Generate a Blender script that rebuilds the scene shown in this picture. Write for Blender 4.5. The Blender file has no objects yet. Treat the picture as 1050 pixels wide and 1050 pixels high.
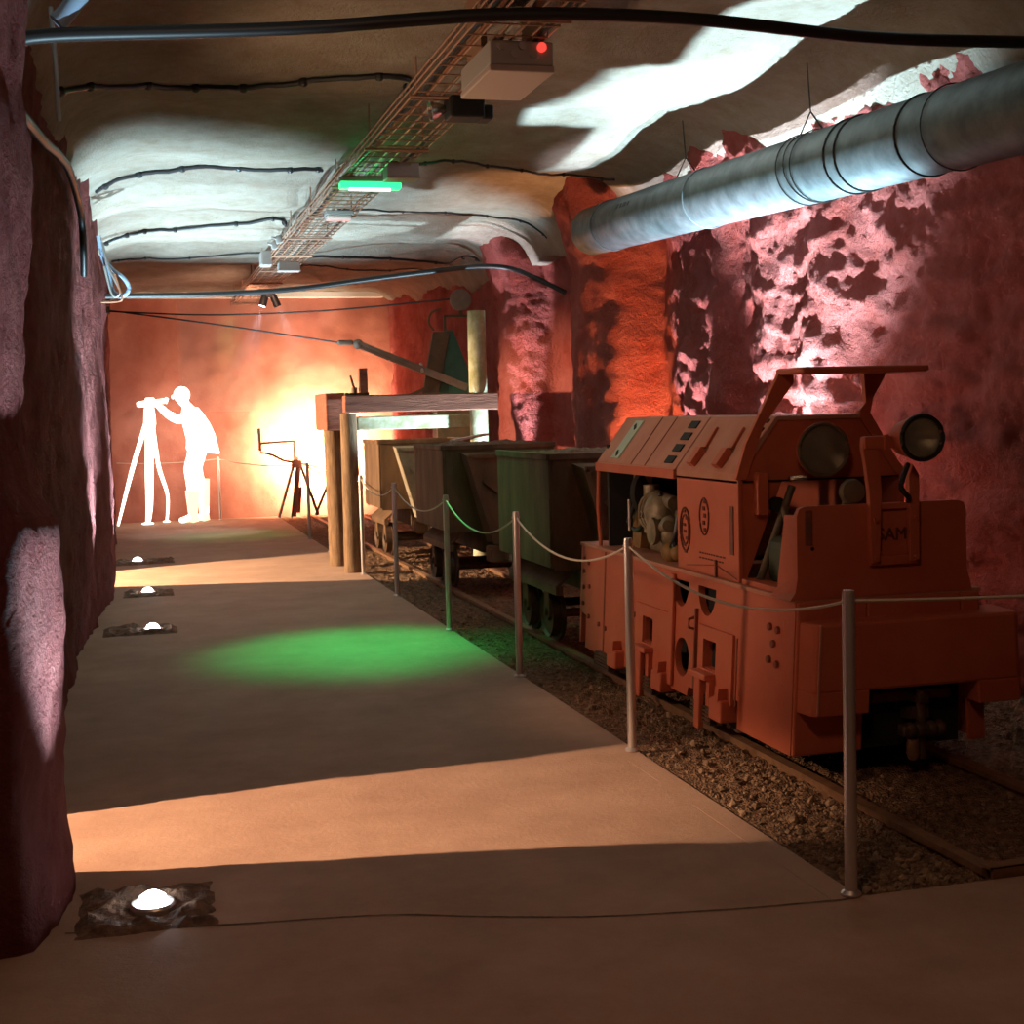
import bpy, bmesh, math, random
from mathutils import Vector, Matrix, noise
random.seed(7)
PI = math.pi
SC = bpy.context.scene
COL = SC.collection
V = Vector

# ------------------------------------------------------------------ materials
def mat(name, col, rough=0.7, metal=0.0, col2=None, nscale=6.0, bump=0.0, bscale=30.0, emit=None, estr=0.0,
        detail=6.0, mix=(0.35, 0.65), spec=0.5, voronoi=0.0, vscale=20.0, stretch=None, bdist=0.02, nrough=0.62):
    m = bpy.data.materials.new(name); m.use_nodes = True
    nt = m.node_tree; N = nt.nodes; L = nt.links
    b = N['Principled BSDF']
    b.inputs['Roughness'].default_value = rough
    b.inputs['Metallic'].default_value = metal
    b.inputs['Specular IOR Level'].default_value = spec
    b.inputs['Base Color'].default_value = (*col, 1)
    tc = N.new('ShaderNodeTexCoord'); src = tc.outputs['Object']
    if stretch:
        mp = N.new('ShaderNodeMapping'); mp.inputs['Scale'].default_value = stretch
        L.new(src, mp.inputs['Vector']); src = mp.outputs['Vector']
    if col2:
        n = N.new('ShaderNodeTexNoise'); n.inputs['Scale'].default_value = nscale; n.inputs['Detail'].default_value = detail
        n.inputs['Roughness'].default_value = nrough
        L.new(src, n.inputs['Vector'])
        r = N.new('ShaderNodeValToRGB')
        r.color_ramp.elements[0].position = mix[0]; r.color_ramp.elements[1].position = mix[1]
        r.color_ramp.elements[0].color = (*col, 1); r.color_ramp.elements[1].color = (*col2, 1)
        L.new(n.outputs['Fac'], r.inputs['Fac']); L.new(r.outputs['Color'], b.inputs['Base Color'])
    last = None
    if bump:
        n2 = N.new('ShaderNodeTexNoise'); n2.inputs['Scale'].default_value = bscale; n2.inputs['Detail'].default_value = 8
        n2.inputs['Roughness'].default_value = 0.7
        L.new(src, n2.inputs['Vector'])
        bp = N.new('ShaderNodeBump'); bp.inputs['Strength'].default_value = bump; bp.inputs['Distance'].default_value = bdist
        L.new(n2.outputs['Fac'], bp.inputs['Height']); last = bp
    if voronoi:
        v = N.new('ShaderNodeTexVoronoi'); v.inputs['Scale'].default_value = vscale
        L.new(src, v.inputs['Vector'])
        bp2 = N.new('ShaderNodeBump'); bp2.inputs['Strength'].default_value = voronoi; bp2.inputs['Distance'].default_value = bdist
        L.new(v.outputs['Distance'], bp2.inputs['Height'])
        if last: L.new(last.outputs['Normal'], bp2.inputs['Normal'])
        last = bp2
    if last: L.new(last.outputs['Normal'], b.inputs['Normal'])
    if emit:
        b.inputs['Emission Color'].default_value = (*emit, 1); b.inputs['Emission Strength'].default_value = estr
    return m

M = {}
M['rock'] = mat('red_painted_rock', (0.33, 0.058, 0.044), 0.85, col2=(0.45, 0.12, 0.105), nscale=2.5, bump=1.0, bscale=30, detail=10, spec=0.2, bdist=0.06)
M['rockshaded'] = mat('shaded_red_rock', (0.17, 0.030, 0.028), 0.85, col2=(0.27, 0.075, 0.066), nscale=3.5, bump=1.0, bscale=34, detail=10, spec=0.2, bdist=0.07)  # rock colour darkened to stand for the shade along the left wall
M['rockback'] = mat('red_painted_back_wall', (0.36, 0.115, 0.08), 0.85, col2=(0.46, 0.18, 0.13), nscale=1.6, bump=0.35, bscale=14, spec=0.2)
M['ceil'] = mat('sprayed_concrete', (0.27, 0.21, 0.155), 0.95, col2=(0.41, 0.36, 0.30), nscale=2.6, bump=1.0, bscale=42, spec=0.1, bdist=0.03, detail=14, nrough=0.8)
M['floor'] = mat('dusty_concrete_floor', (0.32, 0.187, 0.13), 0.75, col2=(0.44, 0.275, 0.195), nscale=1.7, bump=0.25, bscale=40, detail=14, spec=0.3, nrough=0.74)
M['gravel'] = mat('brown_gravel', (0.13, 0.072, 0.042), 0.9, col2=(0.36, 0.205, 0.12), nscale=28, bump=0.6, bscale=60, voronoi=0.8, vscale=85, spec=0.2, bdist=0.03)
M['stone'] = mat('loose_stone', (0.14, 0.085, 0.05), 0.85, col2=(0.36, 0.23, 0.14), nscale=9, bump=0.3, bscale=40)
M['dirt'] = mat('dark_rubble', (0.09, 0.052, 0.034), 0.9, col2=(0.27, 0.15, 0.09), nscale=22, bump=0.8, bscale=40)
M['loco'] = mat('orange_loco_paint', (0.45, 0.100, 0.047), 0.55, col2=(0.52, 0.130, 0.064), nscale=3, bump=0.06, bscale=50, spec=0.35)
M['locotop'] = mat('lit_loco_roof_paint', (0.44, 0.19, 0.125), 0.75, col2=(0.50, 0.24, 0.17), nscale=5, bump=0.05, bscale=50, spec=0.2)  # orange paled to carry the whitish light falling on the roof
M['locodark'] = mat('worn_dark_orange', (0.26, 0.060, 0.030), 0.7, col2=(0.14, 0.05, 0.03), nscale=9)
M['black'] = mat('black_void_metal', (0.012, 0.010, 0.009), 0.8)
M['engine'] = mat('greasy_engine', (0.16, 0.12, 0.07), 0.5, metal=0.3, col2=(0.32, 0.26, 0.17), nscale=14, bump=0.2)
M['enginey'] = mat('yellowed_engine_paint', (0.30, 0.16, 0.04), 0.6, col2=(0.16, 0.09, 0.03), nscale=10)
M['cabgreen'] = mat('teal_cab_interior', (0.02, 0.045, 0.045), 0.6, col2=(0.045, 0.06, 0.025), nscale=4)
M['rust'] = mat('rusty_wagon_steel', (0.085, 0.048, 0.026), 0.75, metal=0.1, col2=(0.18, 0.105, 0.058), nscale=4, bump=0.2, bscale=30, spec=0.3, stretch=(1, 1, 0.35))
M['rustlight'] = mat('dusty_wagon_steel', (0.24, 0.19, 0.13), 0.75, col2=(0.34, 0.28, 0.20), nscale=7, bump=0.2)
M['rail'] = mat('rusty_rail', (0.20, 0.10, 0.05), 0.55, metal=0.35, col2=(0.32, 0.17, 0.09), nscale=15)
M['wheel'] = mat('dark_iron', (0.06, 0.035, 0.022), 0.6, metal=0.4, col2=(0.12, 0.065, 0.035), nscale=12)
M['steel'] = mat('brushed_steel_post', (0.62, 0.56, 0.53), 0.33, metal=0.72)
M['galv'] = mat('galvanised_duct', (0.085, 0.10, 0.105), 0.55, metal=0.6, col2=(0.165, 0.19, 0.195), nscale=7, bump=0.05, bscale=6)
M['galvdark'] = mat('dark_duct_wire', (0.05, 0.05, 0.05), 0.5, metal=0.6)
M['cable'] = mat('black_cable', (0.018, 0.018, 0.02), 0.45)
M['cableblue'] = mat('blue_grey_hose', (0.28, 0.36, 0.48), 0.5)
M['cablegrey'] = mat('grey_conduit', (0.30, 0.27, 0.24), 0.5)
M['cablebrown'] = mat('brown_cable', (0.25, 0.10, 0.05), 0.6)
M['traywire'] = mat('tray_wire', (0.42, 0.24, 0.16), 0.45, metal=0.5)
M['rope'] = mat('cream_rope', (0.55, 0.45, 0.36), 0.8)
M['boxgrey'] = mat('grey_plastic', (0.36, 0.33, 0.31), 0.5)
M['boxlid'] = mat('pinkish_grey_plastic', (0.44, 0.34, 0.30), 0.5)
M['blackp'] = mat('black_plastic', (0.008, 0.008, 0.009), 0.5)
M['wood'] = mat('old_red_brown_timber', (0.19, 0.055, 0.03), 0.8, col2=(0.32, 0.11, 0.06), nscale=6, bump=0.5, bscale=20, stretch=(0.5, 4, 4))
M['woodpost'] = mat('brown_timber_post', (0.13, 0.07, 0.035), 0.85, col2=(0.27, 0.16, 0.08), nscale=7, bump=0.5, bscale=20, stretch=(4, 4, 0.6))
M['woodpale'] = mat('lit_mossy_timber', (0.30, 0.28, 0.12), 0.85, col2=(0.60, 0.58, 0.42), nscale=5, bump=0.5, bscale=14, stretch=(1, 2, 1))  # mossy wood, paled further to carry the white-green light on it
M['green'] = mat('green_machine_paint', (0.03, 0.13, 0.085), 0.5, col2=(0.045, 0.17, 0.12), nscale=6)
M['greendark'] = mat('dark_green_brown_metal', (0.07, 0.06, 0.035), 0.6, col2=(0.13, 0.08, 0.04), nscale=9)
M['lens'] = mat('dark_headlight_glass', (0.10, 0.09, 0.045), 0.12, spec=0.9, col2=(0.16, 0.14, 0.09), nscale=16)
M['lenssteel'] = mat('silvered_reflector', (0.55, 0.52, 0.45), 0.18, metal=1.0, bump=0.2, bscale=25)
M['glass'] = mat('clear_headlight_glass', (0.92, 0.90, 0.78), 0.06, spec=0.8, bump=0.25, bscale=45)
M['glass'].node_tree.nodes['Principled BSDF'].inputs['Transmission Weight'].default_value = 0.92
M['plategreen'] = mat('pale_green_plate', (0.38, 0.44, 0.34), 0.6)
M['ink'] = mat('faded_dark_lettering', (0.13, 0.030, 0.018), 0.8)
M['figure'] = mat('glowing_white_figure', (0.9, 0.85, 0.75), 0.8, emit=(1.0, 0.90, 0.76), estr=2.6)
M['figboot'] = mat('glowing_cream_boots', (0.9, 0.8, 0.6), 0.8, emit=(1.0, 0.80, 0.55), estr=1.25)
M['lampwhite'] = mat('lit_cold_lamp', (0.9, 0.95, 1.0), 0.3, emit=(0.85, 0.93, 1.0), estr=25)
M['lampgreen'] = mat('lit_green_diffuser', (0.1, 0.9, 0.4), 0.3, emit=(0.03, 1.0, 0.28), estr=1.7)
M['tubewhite'] = mat('lit_mint_tube', (0.6, 1.0, 0.8), 0.3, emit=(0.45, 1.0, 0.75), estr=6)
M['lampred'] = mat('lit_red_indicator', (1, 0.1, 0.08), 0.3, emit=(1.0, 0.07, 0.05), estr=1.1)
M['clear'] = mat('clear_lamp_plastic', (0.75, 0.60, 0.55), 0.15, spec=0.8)
M['litband'] = mat('lit_gap_band', (0.80, 0.77, 0.72), 0.85)
M['shovel'] = mat('grey_brown_boom', (0.19, 0.15, 0.11), 0.6, col2=(0.26, 0.20, 0.15), nscale=8)

# ------------------------------------------------------------------ mesh helpers
def orient(d, up=V((0, 0, 1))):
    d = d.normalized()
    if abs(d.dot(up)) > 0.98: up = V((0, 1, 0))
    x = up.cross(d).normalized(); y = d.cross(x)
    return x, y, d

class MB:
    def __init__(s): s.bm = bmesh.new()
    def box(s, x0, x1, y0, y1, z0, z1, rot=None, bev=0.0):
        c = V(((x0+x1)/2, (y0+y1)/2, (z0+z1)/2))
        r = bmesh.ops.create_cube(s.bm, size=1.0)
        vs = r['verts']
        mt = Matrix.Translation(c)
        if rot is not None: mt = mt @ rot
        mt = mt @ Matrix.Diagonal((abs(x1-x0), abs(y1-y0), abs(z1-z0), 1))
        bmesh.ops.transform(s.bm, matrix=mt, verts=vs)
        if bev:
            es = {e for v in vs for e in v.link_edges}
            bmesh.ops.bevel(s.bm, geom=list(es), offset=bev, segments=3, affect='EDGES', profile=0.5)
        return s
    def obb(s, a, b, w, h, up=V((0, 0, 1))):
        a, b = V(a), V(b); x, y, d = orient(b-a, up)
        r = bmesh.ops.create_cube(s.bm, size=1.0)
        mt = Matrix.Translation((a+b)/2) @ Matrix((x, y, d)).transposed().to_4x4() @ Matrix.Diagonal((w, h, (b-a).length, 1))
        bmesh.ops.transform(s.bm, matrix=mt, verts=r['verts']); return s
    def cyl(s, a, b, r1, r2=None, seg=16, cap=True):
        a, b = V(a), V(b); r2 = r1 if r2 is None else r2
        x, y, d = orient(b-a)
        r = bmesh.ops.create_cone(s.bm, cap_ends=cap, segments=seg, radius1=r1, radius2=r2, depth=(b-a).length)
        mt = Matrix.Translation((a+b)/2) @ Matrix((x, y, d)).transposed().to_4x4()
        bmesh.ops.transform(s.bm, matrix=mt, verts=r['verts']); return s
    def sph(s, c, r, seg=12, sc=(1, 1, 1)):
        q = bmesh.ops.create_uvsphere(s.bm, u_segments=seg, v_segments=max(6, seg*2//3), radius=1)
        bmesh.ops.transform(s.bm, matrix=Matrix.Translation(V(c)) @ Matrix.Diagonal((r*sc[0], r*sc[1], r*sc[2], 1)), verts=q['verts']); return s
    def tube(s, pts, r, seg=8, closed=False, radii=None):
        pts = [V(p) for p in pts]; n = len(pts); rings = []
        for i, p in enumerate(pts):
            if closed: t = pts[(i+1) % n] - pts[i-1]
            else: t = pts[min(i+1, n-1)] - pts[max(i-1, 0)]
            x, y, d = orient(t)
            rr = radii[i] if radii else r
            rings.append([s.bm.verts.new(p + x*math.cos(2*PI*k/seg)*rr + y*math.sin(2*PI*k/seg)*rr) for k in range(seg)])
        for i in range(n if closed else n-1):
            A, B = rings[i], rings[(i+1) % n]
            for k in range(seg): s.bm.faces.new((A[k], A[(k+1) % seg], B[(k+1) % seg], B[k]))
        if not closed:
            s.bm.faces.new(list(reversed(rings[0]))); s.bm.faces.new(rings[-1])
        return s
    def lathe(s, prof, o, axis, seg=24):
        # prof: list of (radius, height along axis)
        o = V(o); x, y, d = orient(V(axis)); rings = []
        for r, h in prof:
            if r < 1e-6: rings.append([s.bm.verts.new(o + d*h)])
            else: rings.append([s.bm.verts.new(o + d*h + x*math.cos(2*PI*k/seg)*r + y*math.sin(2*PI*k/seg)*r) for k in range(seg)])
        for A, B in zip(rings, rings[1:]):
            for k in range(seg):
                a, b2 = A[k % len(A)], A[(k+1) % len(A)]; c, e = B[(k+1) % len(B)], B[k % len(B)]
                q = []
                for w in (a, b2, c, e):
                    if w not in q: q.append(w)
                if len(q) >= 3: s.bm.faces.new(q)
        return s
    def prism(s, poly, d):
        # poly: 3D points; d: extrusion vector
        d = V(d); A = [s.bm.verts.new(V(p)) for p in poly]; B = [s.bm.verts.new(V(p)+d) for p in poly]
        s.bm.faces.new(A); s.bm.faces.new(list(reversed(B))); n = len(A)
        for i in range(n): s.bm.faces.new((A[i], B[i], B[(i+1) % n], A[(i+1) % n]))
        return s
    def torus(s, c, axis, R, r, seg=24, sr=8, sx=1.0, sy=1.0):
        x, y, d = orient(V(axis)); c = V(c)
        return s.tube([c + x*math.cos(2*PI*k/seg)*R*sx + y*math.sin(2*PI*k/seg)*R*sy for k in range(seg)], r, sr, closed=True)
    def build(s, name, m, parent=None, smooth=False, bev=0.0):
        bm = s.bm
        bmesh.ops.recalc_face_normals(bm, faces=bm.faces)
        off = V(parent.get('_o', (0, 0, 0))) if parent is not None else V((0, 0, 0))
        if off.length: bmesh.ops.translate(bm, verts=bm.verts, vec=-off)
        me = bpy.data.meshes.new(name); bm.to_mesh(me); bm.free()
        me.materials.append(m)
        if smooth:
            for p in me.polygons: p.use_smooth = True
            try: me.set_sharp_from_angle(angle=math.radians(40))
            except Exception: pass
        o = bpy.data.objects.new(name, me); COL.objects.link(o)
        if parent is not None: o.parent = parent; o['_o'] = off
        if bev:
            md = o.modifiers.new('bevel', 'BEVEL'); md.width = bev; md.segments = 2; md.limit_method = 'ANGLE'
        return o

def tag(o, label, cat, group=None, kind=None):
    if label: o['label'] = label
    if cat: o['category'] = cat
    if group: o['group'] = group
    if kind: o['kind'] = kind
    return o
def thing(name, label, cat, loc, group=None):
    o = bpy.data.objects.new(name, None); COL.objects.link(o); o.location = loc; o['_o'] = loc
    o.empty_display_size = 0.1
    return tag(o, label, cat, group)
def structure(o): o['kind'] = 'structure'; return o

def islands(o):
    # one object per loose piece, same name and parent
    bm = bmesh.new(); bm.from_mesh(o.data); bm.verts.ensure_lookup_table(); seen = set(); comps = []
    for v in bm.verts:
        if v.index in seen: continue
        st = [v]; seen.add(v.index); c = []
        while st:
            a = st.pop(); c.append(a.index)
            for e in a.link_edges:
                b = e.other_vert(a)
                if b.index not in seen: seen.add(b.index); st.append(b)
        comps.append(set(c))
    if len(comps) > 1:
        for k, c in enumerate(comps):
            b2 = bm.copy(); b2.verts.ensure_lookup_table()
            bmesh.ops.delete(b2, geom=[v for v in b2.verts if v.index not in c], context='VERTS')
            me = bpy.data.meshes.new(o.name.split('.')[0]); b2.to_mesh(me); b2.free()
            for m in o.data.materials: me.materials.append(m)
            if k == 0: first = me
            else:
                q = o.copy(); q.data = me; COL.objects.link(q)
        o.data = first
    bm.free(); return o

def boolcut(o, cutters):
    for c in cutters:
        md = o.modifiers.new('cut', 'BOOLEAN'); md.operation = 'DIFFERENCE'; md.object = c; md.solver = 'EXACT'
    bpy.context.view_layer.update()
    dg = bpy.context.evaluated_depsgraph_get()
    me = bpy.data.meshes.new_from_object(o.evaluated_get(dg))
    o.modifiers.clear(); o.data = me
    for c in cutters:
        d = c.data; bpy.data.objects.remove(c); bpy.data.meshes.remove(d)

def copy_tree(o, loc, label=None, group=None):
    c = o.copy(); COL.objects.link(c); c.location = loc
    if label: c['label'] = label
    if group: c['group'] = group
    for ch in o.children:
        d = ch.copy(); COL.objects.link(d); d.parent = c
        for g in ch.children:
            e = g.copy(); COL.objects.link(e); e.parent = d
    return c

def smooth_pts(pts, n=6):
    # Catmull-Rom through 3D points
    P = [V(p) for p in pts]; out = []
    for i in range(len(P)-1):
        p0 = P[max(i-1, 0)]; p1 = P[i]; p2 = P[i+1]; p3 = P[min(i+2, len(P)-1)]
        for k in range(n):
            t = k/n
            out.append(0.5*((2*p1)+(p2-p0)*t+(2*p0-5*p1+4*p2-p3)*t*t+(3*p1-p0-3*p2+p3)*t**3))
    out.append(P[-1]); return out

def text_mesh(txt, size, m, name, parent, origin, xdir, ydir, depth=0.003):
    cu = bpy.data.curves.new('t', 'FONT'); cu.body = txt; cu.size = size; cu.extrude = depth
    cu.align_x = 'CENTER'; cu.align_y = 'CENTER'
    t = bpy.data.objects.new('t', cu); COL.objects.link(t)
    bpy.context.view_layer.update()
    me = bpy.data.meshes.new_from_object(t.evaluated_get(bpy.context.evaluated_depsgraph_get()))
    bpy.data.objects.remove(t); bpy.data.curves.remove(cu)
    x, y = V(xdir).normalized(), V(ydir).normalized(); z = x.cross(y)
    off = V(parent['_o']) if parent else V((0, 0, 0))
    me.transform(Matrix.Translation(V(origin)-off) @ Matrix((x, y, z)).transposed().to_4x4())
    me.materials.clear(); me.materials.append(m)
    o = bpy.data.objects.new(name, me); COL.objects.link(o); o.parent = parent
    return o

def fbm(p, octv=4): return noise.fractal(p, 1.0, 2.0, octv)
def lerp_tab(t, tab):
    if t <= tab[0][0]: return tab[0][1]
    for (a, b), (c, d) in zip(tab, tab[1:]):
        if t <= c: return b + (d-b)*(t-a)/(c-a)
    return tab[-1][1]

# ------------------------------------------------------------------ camera
CAMH = 1.6017
def make_camera():
    p, s, r = 0.0713, 0.2608, 0.0259
    F = V((math.sin(s)*math.cos(p), math.cos(s)*math.cos(p), -math.sin(p)))
    R = V((math.cos(s), -math.sin(s), 0)); U = R.cross(F)
    up = R*math.sin(r) + U*math.cos(r); rt = R*math.cos(r) - U*math.sin(r)
    cd = bpy.data.cameras.new('camera'); c = bpy.data.objects.new('camera', cd); COL.objects.link(c)
    c.matrix_world = Matrix.Translation((0, 0, CAMH)) @ Matrix((rt, up, -F)).transposed().to_4x4()
    cd.sensor_width = 36; cd.sensor_fit = 'HORIZONTAL'; cd.lens = 1450/1050*36; cd.clip_start = 0.05; cd.clip_end = 200
    SC.camera = c
make_camera()

# ------------------------------------------------------------------ setting
def ceil_z(X, Y):
    z = 3.62
    dl = max(0, min(1, (0.32-X)/0.68)); dr = max(0, min(1, (X-3.7)/0.6))
    z -= 0.32*(1-math.sqrt(max(0, 1-dl*dl))) + 0.45*(1-math.sqrt(max(0, 1-dr*dr)))
    z += 0.05*math.sin(2*PI*(Y-9)/2.5)
    return z

def grid_mesh(name, xs, ys, zf, m, smooth=True):
    me = bpy.data.meshes.new(name); nx, ny = len(xs), len(ys)
    vs = [(x, y, zf(x, y)) for y in ys for x in xs]
    fs = [(j*nx+i, j*nx+i+1, (j+1)*nx+i+1, (j+1)*nx+i) for j in range(ny-1) for i in range(nx-1)]
    me.from_pydata(vs, [], fs); me.materials.append(m)
    if smooth: me.polygons.foreach_set('use_smooth', [True]*len(fs))
    o = bpy.data.objects.new(name, me); COL.objects.link(o); return o
def rng(a, b, step):
    n = max(2, int(round((b-a)/step))+1); return [a+(b-a)*i/(n-1) for i in range(n)]

def cz(x, y):
    return ceil_z(x, y) + 0.035*fbm(V((x*1.3, y*1.6, 3)), 3) + 0.008*noise.noise(V((x*9, y*9, 1)))
ce = grid_mesh('ceiling', rng(-3.8, 5.6, 0.07), rng(-2.0, 23.6, 0.07), cz, M['ceil'])
structure(ce)

def ribbon(name, path, z0, z1, ds, dz, disp, m, it=2):
    P = [V((a, b, 0)) for a, b in path]
    for _ in range(it):
        Q = [P[0]]
        for a, b in zip(P, P[1:]): Q += [a*0.75+b*0.25, a*0.25+b*0.75]
        Q.append(P[-1]); P = Q
    # resample
    out = [P[0]]; acc = 0
    for a, b in zip(P, P[1:]):
        L = (b-a).length; t = ds-acc
        while t <= L:
            out.append(a+(b-a)*(t/L)); t += ds
        acc = (acc+L) % ds
    zs = rng(z0, z1, dz); nz = len(zs); vs = []
    for i, p in enumerate(out):
        t = out[min(i+1, len(out)-1)]-out[max(i-1, 0)]; n = V((t.y, -t.x, 0)).normalized()
        for z in zs:
            dn, dx = disp(p, z); vs.append((p.x+n.x*dn+dx, p.y+n.y*dn, z))
    fs = [(i*nz+j, i*nz+j+1, (i+1)*nz+j+1, (i+1)*nz+j) for i in range(len(out)-1) for j in range(nz-1)]
    me = bpy.data.meshes.new(name); me.from_pydata(vs, [], fs); me.materials.append(m)
    me.polygons.foreach_set('use_smooth', [True]*len(fs))
    o = bpy.data.objects.new(name, me); COL.objects.link(o); return structure(o)

PIL = [(0, 0.02), (0.4, 0.0), (1.0, 0.02), (1.28, 0.015), (1.40, -0.06), (1.6, -0.09), (2.0, -0.04), (2.4, -0.005), (2.7, -0.03), (3.0, 0.01), (3.6, 0.06)]
FARP = [(0, 0.0), (0.3, 0.02), (1.0, 0.02), (1.6, -0.01), (2.1, -0.035), (2.7, 0.0), (3.0, -0.05), (3.5, -0.1)]
def left_disp(p, z):
    k = V((p.x*1.2, p.y*1.2, z*0.9))
    w = math.exp(-((p.y-4.85)/0.6)**2); w2 = math.exp(-((p.y-13.4)/1.3)**2)
    d = 0.05*fbm(k, 3)*(1-.8*w)*(1-.5*w2) + 0.022*fbm(k*5, 3)*(1-.4*w) + 0.012*noise.noise(k*19)
    dx = w*(lerp_tab(z, PIL)-.045)
    dx += w2*lerp_tab(z, FARP)
    if z > 2.4 and p.y > 6: dx += 0.06*(z-2.4)
    return d, dx
LEFT = [(-1.1, -1.5), (-1.0, 2.5), (-0.95, 4.2), (-0.62, 4.34), (-0.37, 4.40), (-0.335, 4.44), (-0.285, 4.62), (-0.225, 4.95), (-0.235, 5.05), (-0.34, 5.2), (-0.8, 5.25), (-3.3, 5.27), (-3.4, 5.95), (-0.8, 5.90),
        (-0.50, 6.0), (-0.45, 7.0), (-0.43, 9.0), (-0.34, 11.5), (-0.22, 13.4), (-0.2, 14.05), (-0.4, 14.25), (-3.3, 14.3), (-3.4, 15.5), (-0.7, 15.45), (-0.34, 15.7), (-0.28, 17), (-0.32, 23.4)]
ribbon('wall_left', LEFT, -0.1, 3.85, 0.045, 0.05, left_disp, M['rockshaded'])

def right_disp(p, z):
    k = V((p.x*0.9, p.y*1.1, z*0.55))
    rough = 1.0 if 6 < p.y < 11.2 else 0.45
    d = 0.07*fbm(k, 3)
    d += rough*0.060*fbm(V((p.x*2.4, p.y*2.4, z*4.6)), 5) + rough*0.022*noise.noise(V((p.x*13, p.y*13, z*22)))
    # pillars flare into the ceiling
    dx = 0
    if 11.8 < p.y < 16.8 and z > 2.9: dx -= 0.3*(z-2.9)
    if 4 < p.y < 11.7 and z > 2.9: dx -= 0.28*(z-2.9)*min(1, p.y-4)
    return -d, dx
RIGHT = [(4.9, -1.5), (4.75, 3), (4.5, 5.2), (4.42, 6.6), (4.36, 7.4), (4.44, 7.9), (4.28, 8.3), (4.40, 8.8), (4.26, 9.2), (4.42, 9.6), (4.26, 10.0), (4.45, 10.35), (4.30, 10.75), (4.48, 11.2), (4.6, 11.6), (4.62, 11.86),
         (4.32, 11.92), (4.16, 12.0), (4.11, 12.3), (4.12, 13.2), (4.4, 13.4), (4.62, 13.8), (4.64, 15.1), (4.36, 15.15), (4.22, 15.25), (4.18, 15.6), (4.2, 16.2), (4.38, 16.5), (4.35, 17.5), (4.25, 20), (4.15, 23.4)]
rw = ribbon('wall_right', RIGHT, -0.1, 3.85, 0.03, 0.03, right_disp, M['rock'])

def bw_y(x, z): return 23.05 + 0.05*fbm(V((x*0.9, 7, z*0.9)), 3) + 0.012*noise.noise(V((x*8, 3, z*8)))
bx, bz = rng(-0.8, 5.0, 0.06), rng(-0.1, 3.8, 0.06)
me = bpy.data.meshes.new('wall_back'); nx = len(bx)
me.from_pydata([(x, bw_y(x, z), z) for z in bz for x in bx], [], [(j*nx+i, j*nx+i+1, (j+1)*nx+i+1, (j+1)*nx+i) for j in range(len(bz)-1) for i in range(nx-1)])
me.materials.append(M['rockback']); me.polygons.foreach_set('use_smooth', [True]*len(me.polygons))
o = bpy.data.objects.new('wall_back', me); COL.objects.link(o); structure(o)
structure(MB().box(0.0, 4.05, 22.9, 23.12, 3.50, 3.60, bev=0.01).build('trim_1', M['litband']))  # white colour stands for the light in the gap topping the back wall

def fz(x, y): return 0.004*fbm(V((x*0.8, y*0.8, 0)), 3)
xs1, ys1 = rng(-3.8, 2.22, 0.1), rng(4.06, 23.5, 0.1)
xs2, ys2 = rng(-3.8, 5.4, 0.1), rng(-2, 4.06, 0.1)
bm = bmesh.new()
for xs, ys in ((xs1, ys1), (xs2, ys2)):
    G = [[bm.verts.new((x, y, fz(x, y))) for x in xs] for y in ys]
    for j in range(len(ys)-1):
        for i in range(len(xs)-1): bm.faces.new((G[j][i], G[j][i+1], G[j+1][i+1], G[j+1][i]))
# kerb face of the concrete along the ballast
mb = MB(); mb.bm = bm
mb.box(2.12, 2.22, 4.06, 23.4, -0.12, -0.001); mb.box(2.22, 5.3, 3.96, 4.06, -0.12, -0.001)
fl = mb.build('floor', M['floor']); structure(fl)
for p in fl.data.polygons: p.use_smooth = False

mb = MB(); pts_ = [(-.27, 4.56), (-.1, 4.53), (.3, 4.46), (.73, 4.39), (1.0, 4.28), (1.32, 4.17), (1.7, 4.10), (2.04, 4.06), (2.2, 4.05)]
P_ = smooth_pts([(a, b, 0) for a, b in pts_], 10)
for a, b in zip(P_, P_[1:]):
    w1, w2 = .005+.005*noise.noise(a*9), .005+.005*noise.noise(b*9)
    za, zb = fz(a.x, a.y)+.002, fz(b.x, b.y)+.002
    mb.bm.faces.new([mb.bm.verts.new(q) for q in ((a.x, a.y-w1, za), (b.x, b.y-w2, zb), (b.x, b.y+w2, zb), (a.x, a.y+w1, za))])
structure(mb.build('trim_2', M['dirt']))

def gz(x, y):
    z = -0.022 + 0.020*fbm(V((x*2.2, y*2.2, 5)), 3)
    z += 0.020*noise.noise(V((x*17, y*17, 2))) + 0.012*noise.noise(V((x*37, y*37, 4)))
    edge = min(1, max(0, (x-2.2)/0.25)); z = z*edge - 0.015*(1-edge)
    if x > 3.9: z += (x-3.9)*0.12
    return z
ys = rng(4.05, 9.0, 0.022) + rng(9.03, 18, 0.035) + rng(18.06, 23.4, 0.07)
gr = grid_mesh('gravel_bed', rng(2.2, 4.8, 0.022), ys, gz, M['gravel'], smooth=False)
tag(gr, 'bed of brown crushed gravel between the rails and along the path edge', 'gravel', kind='stuff')

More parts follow.
